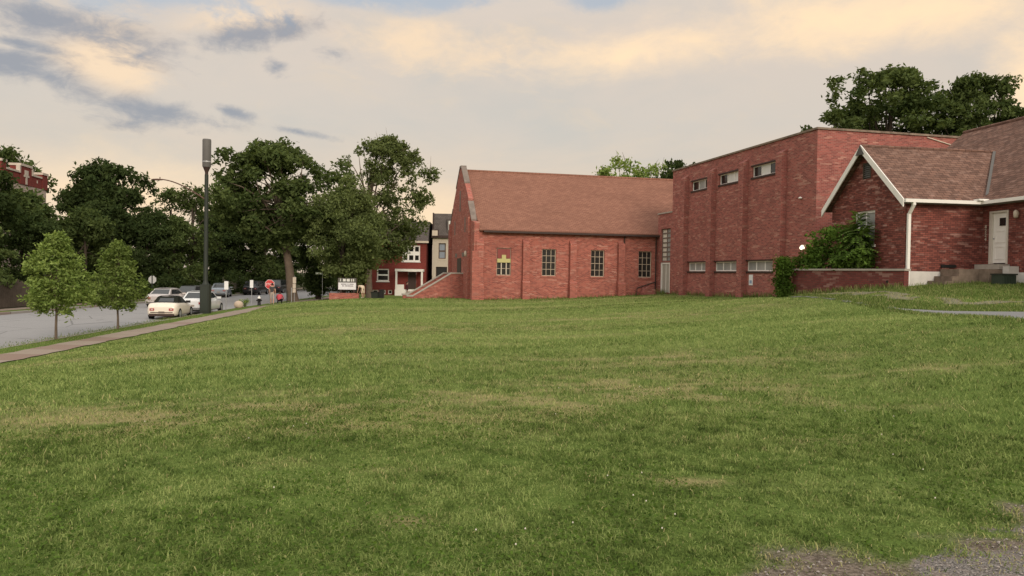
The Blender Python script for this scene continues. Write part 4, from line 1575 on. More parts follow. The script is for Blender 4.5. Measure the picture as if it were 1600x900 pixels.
# ------------------------------------------------------------------ cars
def make_car(label, paint, L, Wd, zr, style, loc, rz, name='parked_car', group=None, top=None):
    """y forward, origin on the ground under the middle of the tail"""
    c = thing(name, label, 'car', loc, rz, group)
    hw = Wd / 2
    if style == 'convertible':
        st_ = [(0.0, .80, .34, .70, .0), (.06, .92, .24, .86, .01), (.35, .98, .20, .93, .03), (.9, 1.0, .19, .92, .02), (1.9, 1.0, .19, .90, .01), (L * .70, .99, .19, .86, .02), (L * .86, .96, .20, .76, .04), (L * .96, .86, .24, .66, .03), (L, .70, .34, .54, .0)]
        gh = (.72, 1.22, 1.95, 2.65, .90, zr, .86, .66)
    elif style == 'suv':
        st_ = [(0.0, .86, .38, .86, .0), (.06, .96, .30, 1.0, .01), (.4, .99, .26, 1.02, .02), (1.4, 1.0, .25, 1.0, .0), (L * .62, 1.0, .25, .98, .01), (L * .72, .98, .25, .96, .03), (L * .9, .95, .27, .88, .04), (L * .97, .88, .30, .76, .02), (L, .76, .40, .62, 0)]
        gh = (.10, .42, 2.9, 3.5, 1.0, zr, .90, .74)
    else:
        st_ = [(0.0, .84, .36, .84, .0), (.05, .94, .26, .96, .01), (.35, .98, .22, 1.0, .03), (1.1, 1.0, .20, .97, .02), (2.4, 1.0, .20, .94, .01), (L * .70, .99, .20, .90, .02), (L * .85, .96, .21, .80, .04), (L * .96, .88, .25, .68, .03), (L, .74, .34, .54, 0)]
        gh = (.45, 1.15, 2.5, 3.3, .95, zr, .88, .68)
    m_ = MB()
    rows = []
    for y, wf, zb, zt, cr in st_:
        w = hw * wf
        h_ = zt - zb
        half = [(w * .90, zb), (w * .985, zb + h_ * .14), (w, zb + h_ * .45), (w * .985, zb + h_ * .72), (w * .93, zb + h_ * .93), (w * .82, zt), (w * .4, zt + cr * .8)]
        rows.append([(x, y, z) for x, z in half] + [(0, y, zt + cr)] + [(-x, y, z) for x, z in half[::-1]])
    m_.grid(rows, 0, True, True)
    m_.face(rows[0], 0)
    m_.face(rows[-1][::-1], 0)
    body = m_.build('body', paint, c)
    yrb, yrt, yft, yfb, zb, zt, wb, wt = gh
    B = lambda y, w, z, s_: Vector((s_ * hw * w, y, z))
    lift_ = zb - .03
    cor = {('rb', s_): B(yrb, wb * .97, lift_, s_) for s_ in (-1, 1)}
    cor.update({('rt', s_): B(yrt, wt, zt - .04, s_) for s_ in (-1, 1)})
    cor.update({('ft', s_): B(yft, wt, zt - .04, s_) for s_ in (-1, 1)})
    cor.update({('fb', s_): B(yfb, wb, lift_, s_) for s_ in (-1, 1)})
    m_ = MB()
    q = [cor[k] for k in (('rb', -1), ('rb', 1), ('rt', 1), ('rt', -1))]
    m_.face(q)
    m_.face([cor[k] for k in (('fb', 1), ('fb', -1), ('ft', -1), ('ft', 1))])
    for s_ in (-1, 1):
        m_.face([cor[k] for k in (('rb', s_), ('fb', s_), ('ft', s_), ('rt', s_))][::s_])
    # rounded roof
    rr = []
    for k in range(5):
        t_ = k / 4
        y = yrt + (yft - yrt) * t_
        zz = zt - .04 + .05 * math.sin(math.pi * (.12 + .76 * t_))
        rr.append([(hw * wt * x, y, zt - .04 if abs(x) == 1 else zz + .02 * (1 - x * x)) for x in (-1, -.85, -.4, 0, .4, .85, 1)])
    m_.grid(rr, 0, True)
    cabin = m_.build('soft_top' if top else 'cabin', top or paint, c)

    def pane(name, a, b, c_, d_, u0, u1, v0, v1, par=cabin):
        """panel inset in the quad a(bottom left) b(bottom right) c(top right) d(top left), 8 mm proud"""
        f = lambda u, v: (a * (1 - u) + b * u) * (1 - v) + (d_ * (1 - u) + c_ * u) * v
        n = (b - a).cross(d_ - a).normalized() * .008
        mm = MB()
        mm.face([f(u0, v0) + n, f(u1, v0) + n, f(u1, v1) + n, f(u0, v1) + n])
        return mm.build(name, GLASS_CAR, par)

    g = lambda k, s_: cor[(k, s_)]
    if top:
        pane('rear_window', g('rb', -1), g('rb', 1), g('rt', 1), g('rt', -1), .18, .82, .28, .80)
    else:
        pane('rear_window', g('rb', -1), g('rb', 1), g('rt', 1), g('rt', -1), .07, .93, .12, .90)
    pane('windshield', g('fb', 1), g('fb', -1), g('ft', -1), g('ft', 1), .06, .94, .10, .92)
    pane('side_window', g('rb', 1), g('fb', 1), g('ft', 1), g('rt', 1), .45 if top else .10, .90, .16, .86)
    pane('side_window', g('fb', -1), g('rb', -1), g('rt', -1), g('ft', -1), .10, .55 if top else .90, .16, .86)
    for y in (.78 if style != 'convertible' else .70, L - .82):
        for s_ in (-1, 1):
            m_ = MB()
            m_.tube([(s_ * (hw - .20), y, .31), (s_ * (hw + .005), y, .31)], .31, 18)
            wh = m_.build('wheel', RUBBER, c)
            m_ = MB()
            m_.tube([(s_ * (hw - .02), y, .31), (s_ * (hw + .014), y, .31)], [.20, .19], 14)
            m_.build('rim', GALV, wh)
    m_ = MB()
    m_.box(-hw * .80, hw * .80, -.015, .30, .20, .33)
    m_.box(-hw * .72, hw * .72, -.035, .02, .385, .425)
    m_.build('bumper', BLACKP if style != 'convertible' else DARKBROWN, c)
    zt_ = st_[0][3]
    for s_ in (-1, 1):
        m_ = MB()
        m_.box(s_ * hw * .62 - .12, s_ * hw * .62 + .12, -.022, .05, zt_ - .19, zt_ - .06)
        tl = m_.build('tail_light', TAIL, c, bevel=.012)
        m_ = MB()
        m_.box(s_ * hw * .62 - .05, s_ * hw * .62 + .06, -.026, -.023, zt_ - .15, zt_ - .10)
        m_.build('reverse_lamp', CLEARLAMP, tl)
        m_ = MB()
        m_.box(s_ * hw * .62 - .16, s_ * hw * .62 + .12, L - .13, L - .02, .55, .66)
        m_.build('headlight', CLEARLAMP, c)
        m_ = MB()
        m_.box(s_ * (hw * .9), s_ * (hw + .16), yfb - .45, yfb - .33, zb - .02, zb + .12)
        m_.build('mirror', paint if not top else BLACKP, c, bevel=.02)
    m_ = MB()
    m_.box(-.16, .16, -.03, -.02, zt_ - .34, zt_ - .22)
    m_.build('license_plate', PLATE, c)
    return c


make_car('cream convertible with a black soft top parked at the near kerb', CAR_CREAM, 4.0, 1.66, 1.30, 'convertible', (-19.80, 43.4, -1.05), R(9), top=SOFTTOP)
make_car('white sedan parked just ahead of the cream convertible by the pole', CAR_WHITE, 4.5, 1.76, 1.45, 'sedan', (-20.35, 48.8, -1.05), R(6))
make_car('silver sedan seen from behind out in the far lane', CAR_SILVER, 4.5, 1.76, 1.42, 'sedan', (-25.6, 55.3, -1.02), R(3), 'driving_car')
make_car('pale steel car under the far trees right of the tall pole', CAR_BLUE, 4.4, 1.74, 1.45, 'sedan', (-30.0, 78.5, -1.04), R(14))
make_car('dark car in shade behind the silver sedan', CAR_DARK, 4.5, 1.78, 1.45, 'sedan', (-27.6, 64.5, -1.03), R(2), 'driving_car')
make_car('dark car parked under trees between trailer and white sign', CAR_DARK, 4.6, 1.85, 1.6, 'suv', (-30.0, 88.0, -1.04), R(2))
make_car('black sports utility car parked farthest up the shaded street', CAR_DARK, 4.6, 1.85, 1.7, 'suv', (-29.9, 96.5, -1.04), R(2))


# ------------------------------------------------------------------ people
def person(name, label, joints, radii, paint_fn, mats, loc, rz, hair=None, face=1):
    """one continuous skinned body; joints: name -> (x, y, z), facing +y"""
    edges = [('pelvis', 'waist'), ('waist', 'chest'), ('chest', 'neck'), ('neck', 'head'), ('head', 'crown')]
    for s_ in 'lr':
        edges += [('chest', s_ + 'shoulder'), (s_ + 'shoulder', s_ + 'elbow'), (s_ + 'elbow', s_ + 'wrist'), (s_ + 'wrist', s_ + 'palm'), ('pelvis', s_ + 'hip'), (s_ + 'hip', s_ + 'knee'), (s_ + 'knee', s_ + 'ankle'), (s_ + 'ankle', s_ + 'toe')]
    J = dict(joints)
    # fingers and thumb fan from the end of the palm
    for s_ in 'lr':
        w, p = Vector(J[s_ + 'wrist']), Vector(J[s_ + 'palm'])
        d = (p - w).normalized()
        side = Vector((0, 1, 0)) - d * d.y
        side = side.normalized() if side.length > .1 else Vector((0, 0, 1))
        inw = d.cross(side) * (1 if s_ == 'l' else -1)
        for k, (off, ln) in enumerate(((-.03, .065), (-.01, .08), (.01, .075), (.03, .06))):
            a = p + side * off + d * ln * .5
            b = a + d * ln * .45 + inw * .02
            J['%sf%da' % (s_, k)] = a
            J['%sf%db' % (s_, k)] = b
            edges += [(s_ + 'palm', '%sf%da' % (s_, k)), ('%sf%da' % (s_, k), '%sf%db' % (s_, k))]
        J[s_ + 'tha'] = w + d * .035 + side * .05
        J[s_ + 'thb'] = w + d * .07 + side * .065
        edges += [(s_ + 'palm', s_ + 'tha'), (s_ + 'tha', s_ + 'thb')]
    h_, n_ = Vector(J['head']), Vector(J['crown'])
    rad = {'pelvis': (.15, .11), 'waist': (.135, .10), 'chest': (.165, .115), 'neck': (.055, .058), 'head': (.078, .092), 'crown': (.062, .072), 'shoulder': .062, 'elbow': .044, 'wrist': .028, 'palm': .034, 'hip': .092, 'knee': .062, 'ankle': .040, 'toe': .035}
    rad.update(radii)
    names = list(J)
    me = bpy.data.meshes.new(name)
    me.from_pydata([tuple(J[k]) for k in names], [(names.index(a), names.index(b)) for a, b in edges], [])
    o = bpy.data.objects.new(name, me)
    COL.objects.link(o)
    o.modifiers.new('skin', 'SKIN')
    if not me.skin_vertices:
        bpy.context.view_layer.update()
    if not me.skin_vertices:
        bpy.context.view_layer.objects.active = o
        bpy.ops.mesh.customdata_skin_add()
    sk = me.skin_vertices[0].data
    for i, k in enumerate(names):
        key = k if k in rad else k[1:]
        r_ = rad.get(key, .009)
        sk[i].radius = r_ if isinstance(r_, tuple) else (r_, r_)
        sk[i].use_root = (k == 'pelvis')
    sub = o.modifiers.new('sub', 'SUBSURF')
    sub.levels = sub.render_levels = 1
    bpy.context.view_layer.update()
    m2 = bpy.data.meshes.new_from_object(o.evaluated_get(bpy.context.evaluated_depsgraph_get()))
    o.modifiers.clear()
    o.data = m2
    m2.materials.clear()
    for m in mats:
        m2.materials.append(m)
    pos = {k: Vector(v) for k, v in J.items()}
    for p in m2.polygons:
        c = p.center
        best, bd = None, 9
        for a, b in edges:
            A, B = pos[a], pos[b]
            t_ = max(0, min(1, (c - A).dot(B - A) / max(1e-6, (B - A).length_squared)))
            d = (c - (A + (B - A) * t_)).length
            if d < bd:
                best, bd, bt = (a, b), d, t_
        p.material_index = paint_fn(best[0].lstrip('lr') if best[0][0] in 'lr' else best[0], best[1][1:] if best[1][0] in 'lr' else best[1], bt)
        p.use_smooth = True
    o.location = loc
    o.rotation_euler = (0, 0, rz)
    tag(o, label, 'person')
    up = (n_ - h_).normalized()
    fwd = (Vector((0, 1, 0)) - up * up.y).normalized() if abs(up.y) < .95 else Vector((0, 0, -1))
    rt = fwd.cross(up)
    # features on the head: nose, eyes, ears; hair as a cap
    mb = MB()
    nose = h_ + fwd * .085 + up * .01
    mb.face([nose - rt * .016, nose + rt * .016, nose + fwd * .025 - up * .004])
    mb.face([nose - rt * .016, nose + fwd * .025 - up * .004, nose + up * .05])
    mb.face([nose + fwd * .025 - up * .004, nose + rt * .016, nose + up * .05])
    for s_ in (-1, 1):
        e_ = h_ + rt * s_ * .078 + up * .03
        mb.face([e_, e_ - fwd * .03 + rt * s_ * .015, e_ - fwd * .03 + up * .05 + rt * s_ * .015, e_ + up * .055])
    mb.build('face_features', mats[0], o)
    if hair:
        mb = MB()
        rows = []
        for i in range(6):
            a = math.pi * .5 * i / 5
            row = []
            for j in range(12):
                b = 2 * math.pi * j / 12
                low = .02 if math.cos(b) > .3 else -.07
                row.append(h_ + up * (.035 + .11 * math.sin(a) + low * (1 - i / 5)) + (fwd * (math.cos(b) * .108 - .012) + rt * math.sin(b) * .095) * math.cos(a * .97))
            rows.append(row)
        mb.grid(rows, 0, True, True)
        mb.build('hair', hair, o)
    return o


SKIN = plain('skin', (.42, .25, .18), .6, .3, 0, .1, 6)
HAIR = plain('hair', (.03, .02, .015), .7, .2, 0, .3, 20)
CLOTH_GREY = plain('grey_shirt', (.055, .055, .055), .9, .1, 0, .3, 5)
CLOTH_PALE = plain('pale_shorts', (.42, .35, .31), .9, .1, 0, .15, 5)
CLOTH_RED = plain('red_shirt', (.46, .07, .09), .9, .1, 0, .2, 5)
CLOTH_BLACK = plain('black_trousers', (.012, .012, .013), .9, .1, 0, .3, 5)
CLOTH_CREAM = plain('cream_shirt', (.66, .54, .42), .9, .1, 0, .1, 5)
CLOTH_MAROON = plain('maroon_top', (.085, .03, .035), .9, .1, 0, .3, 5)
SHOE = plain('pale_shoe', (.50, .46, .42), .7, .2, 0, .1, 5)


def outfit(top, low, short_sleeve=True, short_leg=False, shoe=4):
    def f(a, b, t_):
        if a in ('neck', 'head') or b in ('head', 'crown'):
            return 0
        if a == 'chest' and b == 'neck':
            return top if t_ < .75 else 0
        if a == 'shoulder':
            return top if (not short_sleeve or t_ < .55) else 0
        if a == 'elbow':
            return 0 if short_sleeve else top
        if a in ('wrist', 'palm') or b in ('palm',) or a[:1] == 'f' or a[:2] == 'th':
            return 0
        if a == 'pelvis' and b == 'hip' or a == 'hip':
            return low
        if a == 'knee':
            return 0 if short_leg else low
        if a == 'ankle':
            return shoe
        if a == 'pelvis':
            return low if t_ < .4 else top
        return top
    return f


stand = {'pelvis': (0, 0, .96), 'waist': (0, .0, 1.10), 'chest': (0, .01, 1.32), 'neck': (0, .02, 1.50), 'head': (0, .04, 1.60), 'crown': (0, .04, 1.70),
         'lshoulder': (-.18, .0, 1.42), 'lelbow': (-.24, -.03, 1.15), 'lwrist': (-.24, .08, .92), 'lpalm': (-.24, .11, .85), 'rshoulder': (.18, .0, 1.42), 'relbow': (.24, -.06, 1.15), 'rwrist': (.25, .0, .90), 'rpalm': (.25, .02, .83),
         'lhip': (-.09, 0, .90), 'lknee': (-.10, .07, .49), 'lankle': (-.10, .10, .08), 'ltoe': (-.11, .26, .035), 'rhip': (.09, 0, .90), 'rknee': (.10, .0, .49), 'rankle': (.10, -.16, .10), 'rtoe': (.11, -.02, .035)}
sc_ = lambda J, k: {a: tuple(v * k for v in b) for a, b in J.items()}
M5 = lambda top, low: [SKIN, top, low, HAIR, SHOE]
person('person', 'person walking in a dark grey shirt and pale shorts beneath the stop sign', stand, {'chest': (.19, .13), 'waist': (.17, .13)}, outfit(1, 2, True, True), M5(CLOTH_GREY, CLOTH_PALE), (-19.35, 62.0, h1(-19.35, 62.0) + .0), R(15), HAIR)
crouch = {'pelvis': (0, -.12, .36), 'waist': (0, -.06, .50), 'chest': (0, .06, .68), 'neck': (0, .14, .82), 'head': (0, .19, .90), 'crown': (0, .20, .99),
          'lshoulder': (-.18, .08, .76), 'lelbow': (-.27, .20, .52), 'lwrist': (-.20, .40, .42), 'lpalm': (-.19, .46, .38), 'rshoulder': (.18, .08, .76), 'relbow': (.28, .18, .52), 'rwrist': (.22, .38, .42), 'rpalm': (.21, .44, .38),
          'lhip': (-.10, -.08, .34), 'lknee': (-.16, .30, .45), 'lankle': (-.15, .04, .08), 'ltoe': (-.16, .20, .03), 'rhip': (.10, -.08, .34), 'rknee': (.17, .30, .45), 'rankle': (.15, .04, .08), 'rtoe': (.16, .20, .03)}
person('person', 'person crouching in a red top and black trousers on the verge', crouch, {'chest': (.20, .14), 'waist': (.18, .14)}, outfit(1, 2, False), M5(CLOTH_RED, CLOTH_BLACK), (-18.85, 62.3, h1(-18.85, 62.3)), R(10), HAIR)
bend = dict(stand)
bend.update({'waist': (0, .06, 1.08), 'chest': (0, .30, 1.16), 'neck': (0, .46, 1.14), 'head': (0, .56, 1.12), 'crown': (0, .64, 1.06), 'lshoulder': (-.18, .34, 1.14), 'lelbow': (-.2, .42, .86), 'lwrist': (-.18, .5, .62), 'lpalm': (-.18, .52, .55), 'rshoulder': (.18, .34, 1.14), 'relbow': (.2, .44, .86), 'rwrist': (.17, .5, .62), 'rpalm': (.17, .52, .55), 'rankle': (.10, .0, .08), 'rtoe': (.11, .16, .035), 'lankle': (-.10, .0, .08), 'ltoe': (-.11, .16, .035)})
person('person', 'person bending over in a cream shirt beside the letter board sign', sc_(bend, .92), {'chest': (.22, .16), 'waist': (.22, .17), 'pelvis': (.2, .17)}, outfit(1, 1, True, True), M5(CLOTH_CREAM, CLOTH_CREAM), (-12.65, 65.3, h1(-12.65, 65.3)), R(60), HAIR)
person('person', 'person in a maroon top and pale trousers at the foot of the hall stairs', sc_(stand, .97), {'chest': (.2, .14), 'waist': (.19, .14)}, outfit(1, 2, False), M5(CLOTH_MAROON, SHOE), (-9.45, 69.0, h1(-9.45, 69.0) - .01), R(-70), HAIR)


# ------------------------------------------------------------------ trees and shrubs
def leaves(clumps, n_per, size, seed, flat=.75, up=.4, gap=0.0):
    """many small folded leaves spread through clumps; returns verts, quads, tint"""
    g = np.random.default_rng(seed)
    P, T = [], []
    for (cx, cy, cz, r_) in clumps:
        n = max(4, int(n_per * (r_ / 1.0) ** 2 * g.uniform(.7, 1.25)))
        d = g.normal(size=(n, 3))
        d /= np.linalg.norm(d, axis=1)[:, None]
        rad = r_ * g.random(n) ** .42 * (1 + .25 * g.normal(size=n) * .6)
        # twigs: pull part of the leaves onto a few rays
        k = 7
        rays = g.normal(size=(k, 3))
        rays[:, 2] += .25
        rays /= np.linalg.norm(rays, axis=1)[:, None]
        w = g.integers(0, k, n)
        mixw = (g.random(n) < .55)[:, None]
        d = np.where(mixw, rays[w] + .33 * d, d)
        d /= np.linalg.norm(d, axis=1)[:, None]
        p = d * rad[:, None] * np.where(mixw, 1.12, 1.0)
        p[:, 2] *= flat
        P.append(p + np.array([cx, cy, cz]))
        tone = g.normal(.42, .12)
        T.append(np.clip(tone + g.normal(size=n) * .20, 0, 1))
    P = np.concatenate(P)
    T = np.concatenate(T)
    n = len(P)
    nrm = g.normal(size=(n, 3))
    nrm[:, 2] += up * 2
    nrm /= np.linalg.norm(nrm, axis=1)[:, None]
    t = np.cross(nrm, g.normal(size=(n, 3)))
    t /= np.linalg.norm(t, axis=1)[:, None]
    b = np.cross(nrm, t)
    s = size * g.uniform(.6, 1.3, n)[:, None]
    v = np.stack([P - t * s, P + b * s * .48 + nrm * s * .12, P + t * s, P - b * s * .48 + nrm * s * .12], 1).reshape(-1, 3)
    q = np.arange(n * 4).reshape(n, 4)
    return v, q, np.repeat(T, 4)


def leaf_mesh(name, clumps, n_per, size, seed, mat, **kw):
    v, q, t = leaves(clumps, n_per, size, seed, **kw)
    return np_mesh(name, v, q, mat, {'tint': t}, smooth=False)


def crown_clumps(seed, rx, ry, z0, z1, n, cr, shape='round', droop=0.0):
    """clump centres over an uneven crown"""
    g = random.Random(seed)
    out = []
    zc, rz = (z0 + z1) / 2, (z1 - z0) / 2
    lobes = [(g.uniform(0, 6.28), g.uniform(-.5, .8), g.uniform(.75, 1.2)) for _ in range(7)]
    tries = 0
    while len(out) < n and tries < 6000:
        tries += 1
        a, u = g.uniform(0, 2 * math.pi), g.uniform(-1, 1)
        rr = g.random() ** .38
        k = .70
        for la, lu, lr in lobes:
            dd = math.cos(a - la) * .7 + .3 * (1 - abs(u - lu))
            if dd > .72:
                k = max(k, .72 + .46 * (dd - .72) / .28 * lr)
        if shape == 'round':
            w = math.sqrt(max(0.0, 1 - u * u))
        elif shape == 'pyramid':
            w = (1 - (u + 1) / 2) ** .75 * 1.05 if u > -.75 else .75 * (u + 1) / .25 * .6 + .4
        elif shape == 'vase':
            w = math.sqrt(max(0.0, 1 - u * u)) * (.75 + .30 * u)
        else:
            w = (1 - u * u * u * u * .6)
        x, y, z = rx * w * k * rr * math.cos(a), ry * w * k * rr * math.sin(a), zc + rz * u * (.88 + .12 * k)
        z -= droop * rr * rr
        r_ = cr * g.uniform(.55, 1.2) * (1.0 if rr < .75 else .72)
        out.append((x, y, z, r_))
    # no clump may float free of its neighbours
    gap_ = [sorted(math.dist(c[:3], o[:3]) for o in out)[2] for c in out]
    lim = 1.9 * sorted(gap_)[len(gap_) // 2]
    return [c for c, d in zip(out, gap_) if d < lim]


def trunk_mesh(name, h_, r0, clumps, seed, mat, lean=(0, 0), n_limbs=9, fork=.35, twigs=0):
    g = random.Random(seed)
    mb = MB()
    pts = [(0, 0, -.4)]
    N = 7
    for k in range(1, N + 1):
        t_ = k / N
        pts.append((lean[0] * t_ + g.uniform(-.05, .05) * h_ * .15, lean[1] * t_ + g.uniform(-.05, .05) * h_ * .15, h_ * t_))
    mb.tube(pts, [r0 * 1.5] + [r0 * (1.12 - .72 * (k / N)) for k in range(1, N + 1)], 9)
    cl = sorted(clumps, key=lambda c: -c[3])
    big = g.sample(cl, min(n_limbs, len(cl)))
    for c in big:
        t_ = max(.28, min(1.0, fork + (1 - fork) * g.random() * .9))
        if c[2] < h_ * fork:
            t_ = fork
        i = min(N, int(t_ * N))
        s_ = Vector(pts[i])
        e_ = Vector(c[:3])
        m1 = s_.lerp(e_, .35) + Vector((0, 0, (e_ - s_).length * .14))
        m2 = s_.lerp(e_, .7) + Vector((g.uniform(-.2, .2), g.uniform(-.2, .2), (e_ - s_).length * .10))
        rr = r0 * (.52 - .25 * t_)
        mb.tube([s_, m1, m2, e_], [rr, rr * .72, rr * .45, rr * .15], 6)
        for _ in range(2):
            o_ = Vector(g.choice(clumps)[:3])
            if (o_ - m1).length < (e_ - s_).length * .8:
                mb.tube([m1, m1.lerp(o_, .5) + Vector((0, 0, .2)), o_], [rr * .45, rr * .28, rr * .08], 5)
    for _ in range(twigs):
        c = g.choice(clumps)
        e_ = Vector(c[:3])
        d = Vector((g.uniform(-1, 1), g.uniform(-1, 1), g.uniform(.2, 1.3))).normalized() * c[3] * g.uniform(1.1, 1.9)
        mb.tube([e_, e_ + d * .5 + Vector((0, 0, .05)), e_ + d], [.035, .022, .008], 4)
    me_o = mb.build(name, mat)
    me = me_o.data
    bpy.data.objects.remove(me_o)
    return me


KINDS = {}


def tree_kind(key, leafm, barkm, clumps, n_per, size, seed, trunk_h, trunk_r, **kw):
    lk = {k: kw.pop(k) for k in ('flat', 'up') if k in kw}
    KINDS[key] = (leaf_mesh('crown', clumps, n_per, size, seed, leafm, **lk), trunk_mesh('trunk', trunk_h, trunk_r, clumps, seed, barkm, **kw))


def tree(kind, label, x, y, s=1.0, rz=0.0, group=None, sz=None, name='broadleaf_tree', z=None, cat='tree'):
    t = thing(name, label, cat, (x, y, (h1(x, y) if z is None else z) - .02), R(rz), group)
    t.scale = (s, s, sz or s)
    link('trunk', KINDS[kind][1], t)
    link('crown', KINDS[kind][0], t)
    return t


# kinds are built about 10 m tall so that one scale places each
def shifted(cl, dx):
    return [(c[0] + dx, c[1], c[2], c[3]) for c in cl]


tree_kind('oak', LEAF_MID, BARK, shifted(crown_clumps(1, 6.2, 5.2, 4.7, 12.8, 160, 1.12), -1.7), 210, .20, 1, 9.2, .36, lean=(-1.3, 0), n_limbs=18, fork=.40)
tree_kind('dark_a', LEAF_DARK, BARK_DARK, crown_clumps(2, 4.7, 4.4, 1.0, 10.4, 120, 1.15), 200, .21, 2, 7.5, .26, n_limbs=9)
tree_kind('dark_b', LEAF_DARK, BARK_DARK, crown_clumps(3, 3.6, 3.8, .8, 10.0, 80, 1.15, 'vase'), 190, .20, 3, 7.5, .24, n_limbs=9)
tree_kind('dark_c', LEAF_MID, BARK_DARK, crown_clumps(4, 4.2, 4.0, .6, 8.6, 85, 1.15, 'round', .5), 180, .20, 4, 6.5, .22, n_limbs=8)
tree_kind('willow', LEAF_OLIVE, BARK_DARK, shifted(crown_clumps(6, 4.9, 4.4, 2.3, 10.0, 125, 1.15, 'round', .9), .5), 260, .15, 6, 7.0, .26, n_limbs=9, fork=.3)
tree_kind('sparse', LEAF_OLIVE, BARK, shifted(crown_clumps(7, 7.4, 5.6, 4.2, 16.6, 170, 1.15, 'round'), 2.2), 190, .19, 7, 13.5, .32, n_limbs=26, fork=.35, twigs=60)
tree_kind('thin', LEAF_MID, BARK_DARK, crown_clumps(8, 3.6, 3.6, 3.0, 10.4, 46, .95), 140, .19, 8, 8.5, .20, n_limbs=14, fork=.3, twigs=24)
tree_kind('open', LEAF_YOUNG, BARK, crown_clumps(15, 4.2, 3.8, 5.0, 12.5, 62, .85), 150, .19, 15, 9.5, .20, n_limbs=16, fork=.35, twigs=26)
tree_kind('elm', LEAF_MID, BARK_DARK, crown_clumps(9, 7.0, 5.8, 8.0, 18.8, 230, 1.05), 200, .20, 9, 15.5, .40, n_limbs=20, fork=.45, twigs=10)
tree_kind('sapling', LEAF_YOUNG, BARK, crown_clumps(12, 1.75, 1.7, 1.15, 4.6, 150, .40, 'pyramid'), 620, .078, 12, 4.2, .045, n_limbs=16, fork=.33)
tree_kind('sapling_b', LEAF_YOUNG, BARK, crown_clumps(13, 1.75, 1.7, 1.1, 4.55, 145, .40, 'pyramid'), 600, .078, 13, 4.1, .045, n_limbs=16, fork=.33)

G0 = 'young street trees on the verge'
tree('sapling', 'larger and nearer of two young light green street trees on the verge', -17.45, 29.4, .98, 40, G0, .87, name='young_tree', z=-.93)
tree('sapling_b', 'smaller and farther of two young light green street trees on the verge', -17.85, 34.8, .98, 150, G0, .87, name='young_tree', z=-.93)
G1 = 'trees across the street'
tree('oak', 'tall spreading tree with a bare pale trunk at the street corner', -19.9, 70, 1.14, 0, sz=1.09)
tree('dark_b', 'second dark trunk and crown just right of the tall corner tree', -18.9, 75, .9, 60)
tree('willow', 'dense olive green drooping tree behind the letter board sign', -15.0, 68, .92, 0, sz=1.03)
tree('sparse', 'tall open tree with bare twigs rising behind the olive tree and townhouse', -15.6, 84, .93, 0, sz=1.04)
tree('thin', 'thin tree with sky showing through its branches left of the tall pole', -37.4, 84, 1.08, 0, G1)
tree('thin', 'thin open tree just left of the tall pole top', -34.6, 83, 1.10, 130, G1)
tree('dark_a', 'broad tall dark tree standing right of the apartment block', -40.6, 76, 1.10, 0, G1, sz=1.24)
tree('dark_a', 'dark rounded tree right behind the smaller sapling', -37.2, 70, .84, 120, G1)
tree('dark_b', 'dark tree at the left edge of the photo in front of the brick parapet', -37.6, 53, 1.0, 30, G1)
tree('dark_c', 'bushy dark tree covering the lower floors of the apartment block', -38.9, 61, 1.0, 200, G1)
tree('dark_c', 'low bushy tree leaning over the board fence', -34.8, 49, .70, 80, G1)
tree('dark_b', 'dark tree directly behind the bigger sapling', -36.5, 58, .68, 250, G1)
tree('dark_c', 'bushy tree filling the gap between the two saplings', -35.6, 64, .86, 20, G1)
tree('dark_b', 'dark tree left of the octagonal sign back', -36.2, 76, .86, 130, G1)
tree('thin', 'light topped tree showing above the brick parapet at far left', -61.0, 93, 1.60, 10, G1)
tree('dark_a', 'distant dark tree between the apartment block and the broad tree', -55.5, 102, 1.34, 300, G1)
tree('dark_b', 'shaded tree behind the silver car far up the street', -36.5, 96, .95, 15, G1)
tree('dark_a', 'dark tree standing right behind the tall pole', -36.4, 99, 1.10, 190, G1, sz=1.2)
tree('dark_c', 'rounded lighter green tree under the branches of the tall corner tree', -32.2, 100, .98, 45, G1)
tree('dark_a', 'dark tree behind the red stop sign at the end of the street', -35.0, 116, 1.2, 70, G1)
tree('dark_b', 'dark tree far behind the street name post', -25.5, 118, 1.2, 310, G1)
tree('dark_a', 'dark tree far behind the letter board sign left of the townhouse', -22.0, 112, 1.05, 20, G1)
tree('dark_c', 'dark low tree closing the far end of the street', -44.0, 112, .9, 0, G1)
tree('dark_a', 'dark tree behind the stone wall across the street', -45.0, 100, .70, 220, G1)
tree('dark_c', 'bushy dark tree low beside the tall pole behind the white sedan', -34.8, 79, .92, 75, G1)
tree('dark_b', 'dark tree between the thin trees and the end of the street', -40.0, 106, 1.1, 140, G1)
G2 = 'trees behind the brick buildings'
tree('elm', 'large dark crowned tree rising behind the flat roofed building', 30.2, 62, 1.04, 20, G2, sz=.935)
tree('elm', 'second crown beside the large tree above the house roof', 38.0, 63, .86, 170, G2, sz=.93)
tree('open', 'light open treetop over the hall ridge left of the flat roof', 11.4, 80, 1.05, 70, G2, sz=1.14)
tree('open', 'second light treetop over the ridge between the open one and the dark one', 15.2, 82, .95, 200, G2, sz=1.10)
tree('dark_b', 'small dark treetop close to the flat roof corner over the ridge', 17.6, 80, 1.2, 110, G2, sz=1.36)


def shrub(name, label, loc, clumps, n_per, size, seed, mat, cat='shrub', stems=6, group=None, **kw):
    t = thing(name, label, cat, loc, 0, group)
    me = leaf_mesh('foliage', clumps, n_per, size, seed, mat, **kw)
    link('foliage', me, t)
    g = random.Random(seed)
    mb = MB()
    for c in g.sample(clumps, min(stems, len(clumps))):
        e_ = Vector(c[:3])
        mb.tube([(e_.x * .2, e_.y * .2, -.1), e_ * .55, e_], [.03, .02, .006], 5)
    mb.build('stem', BARK_DARK, t)
    return t


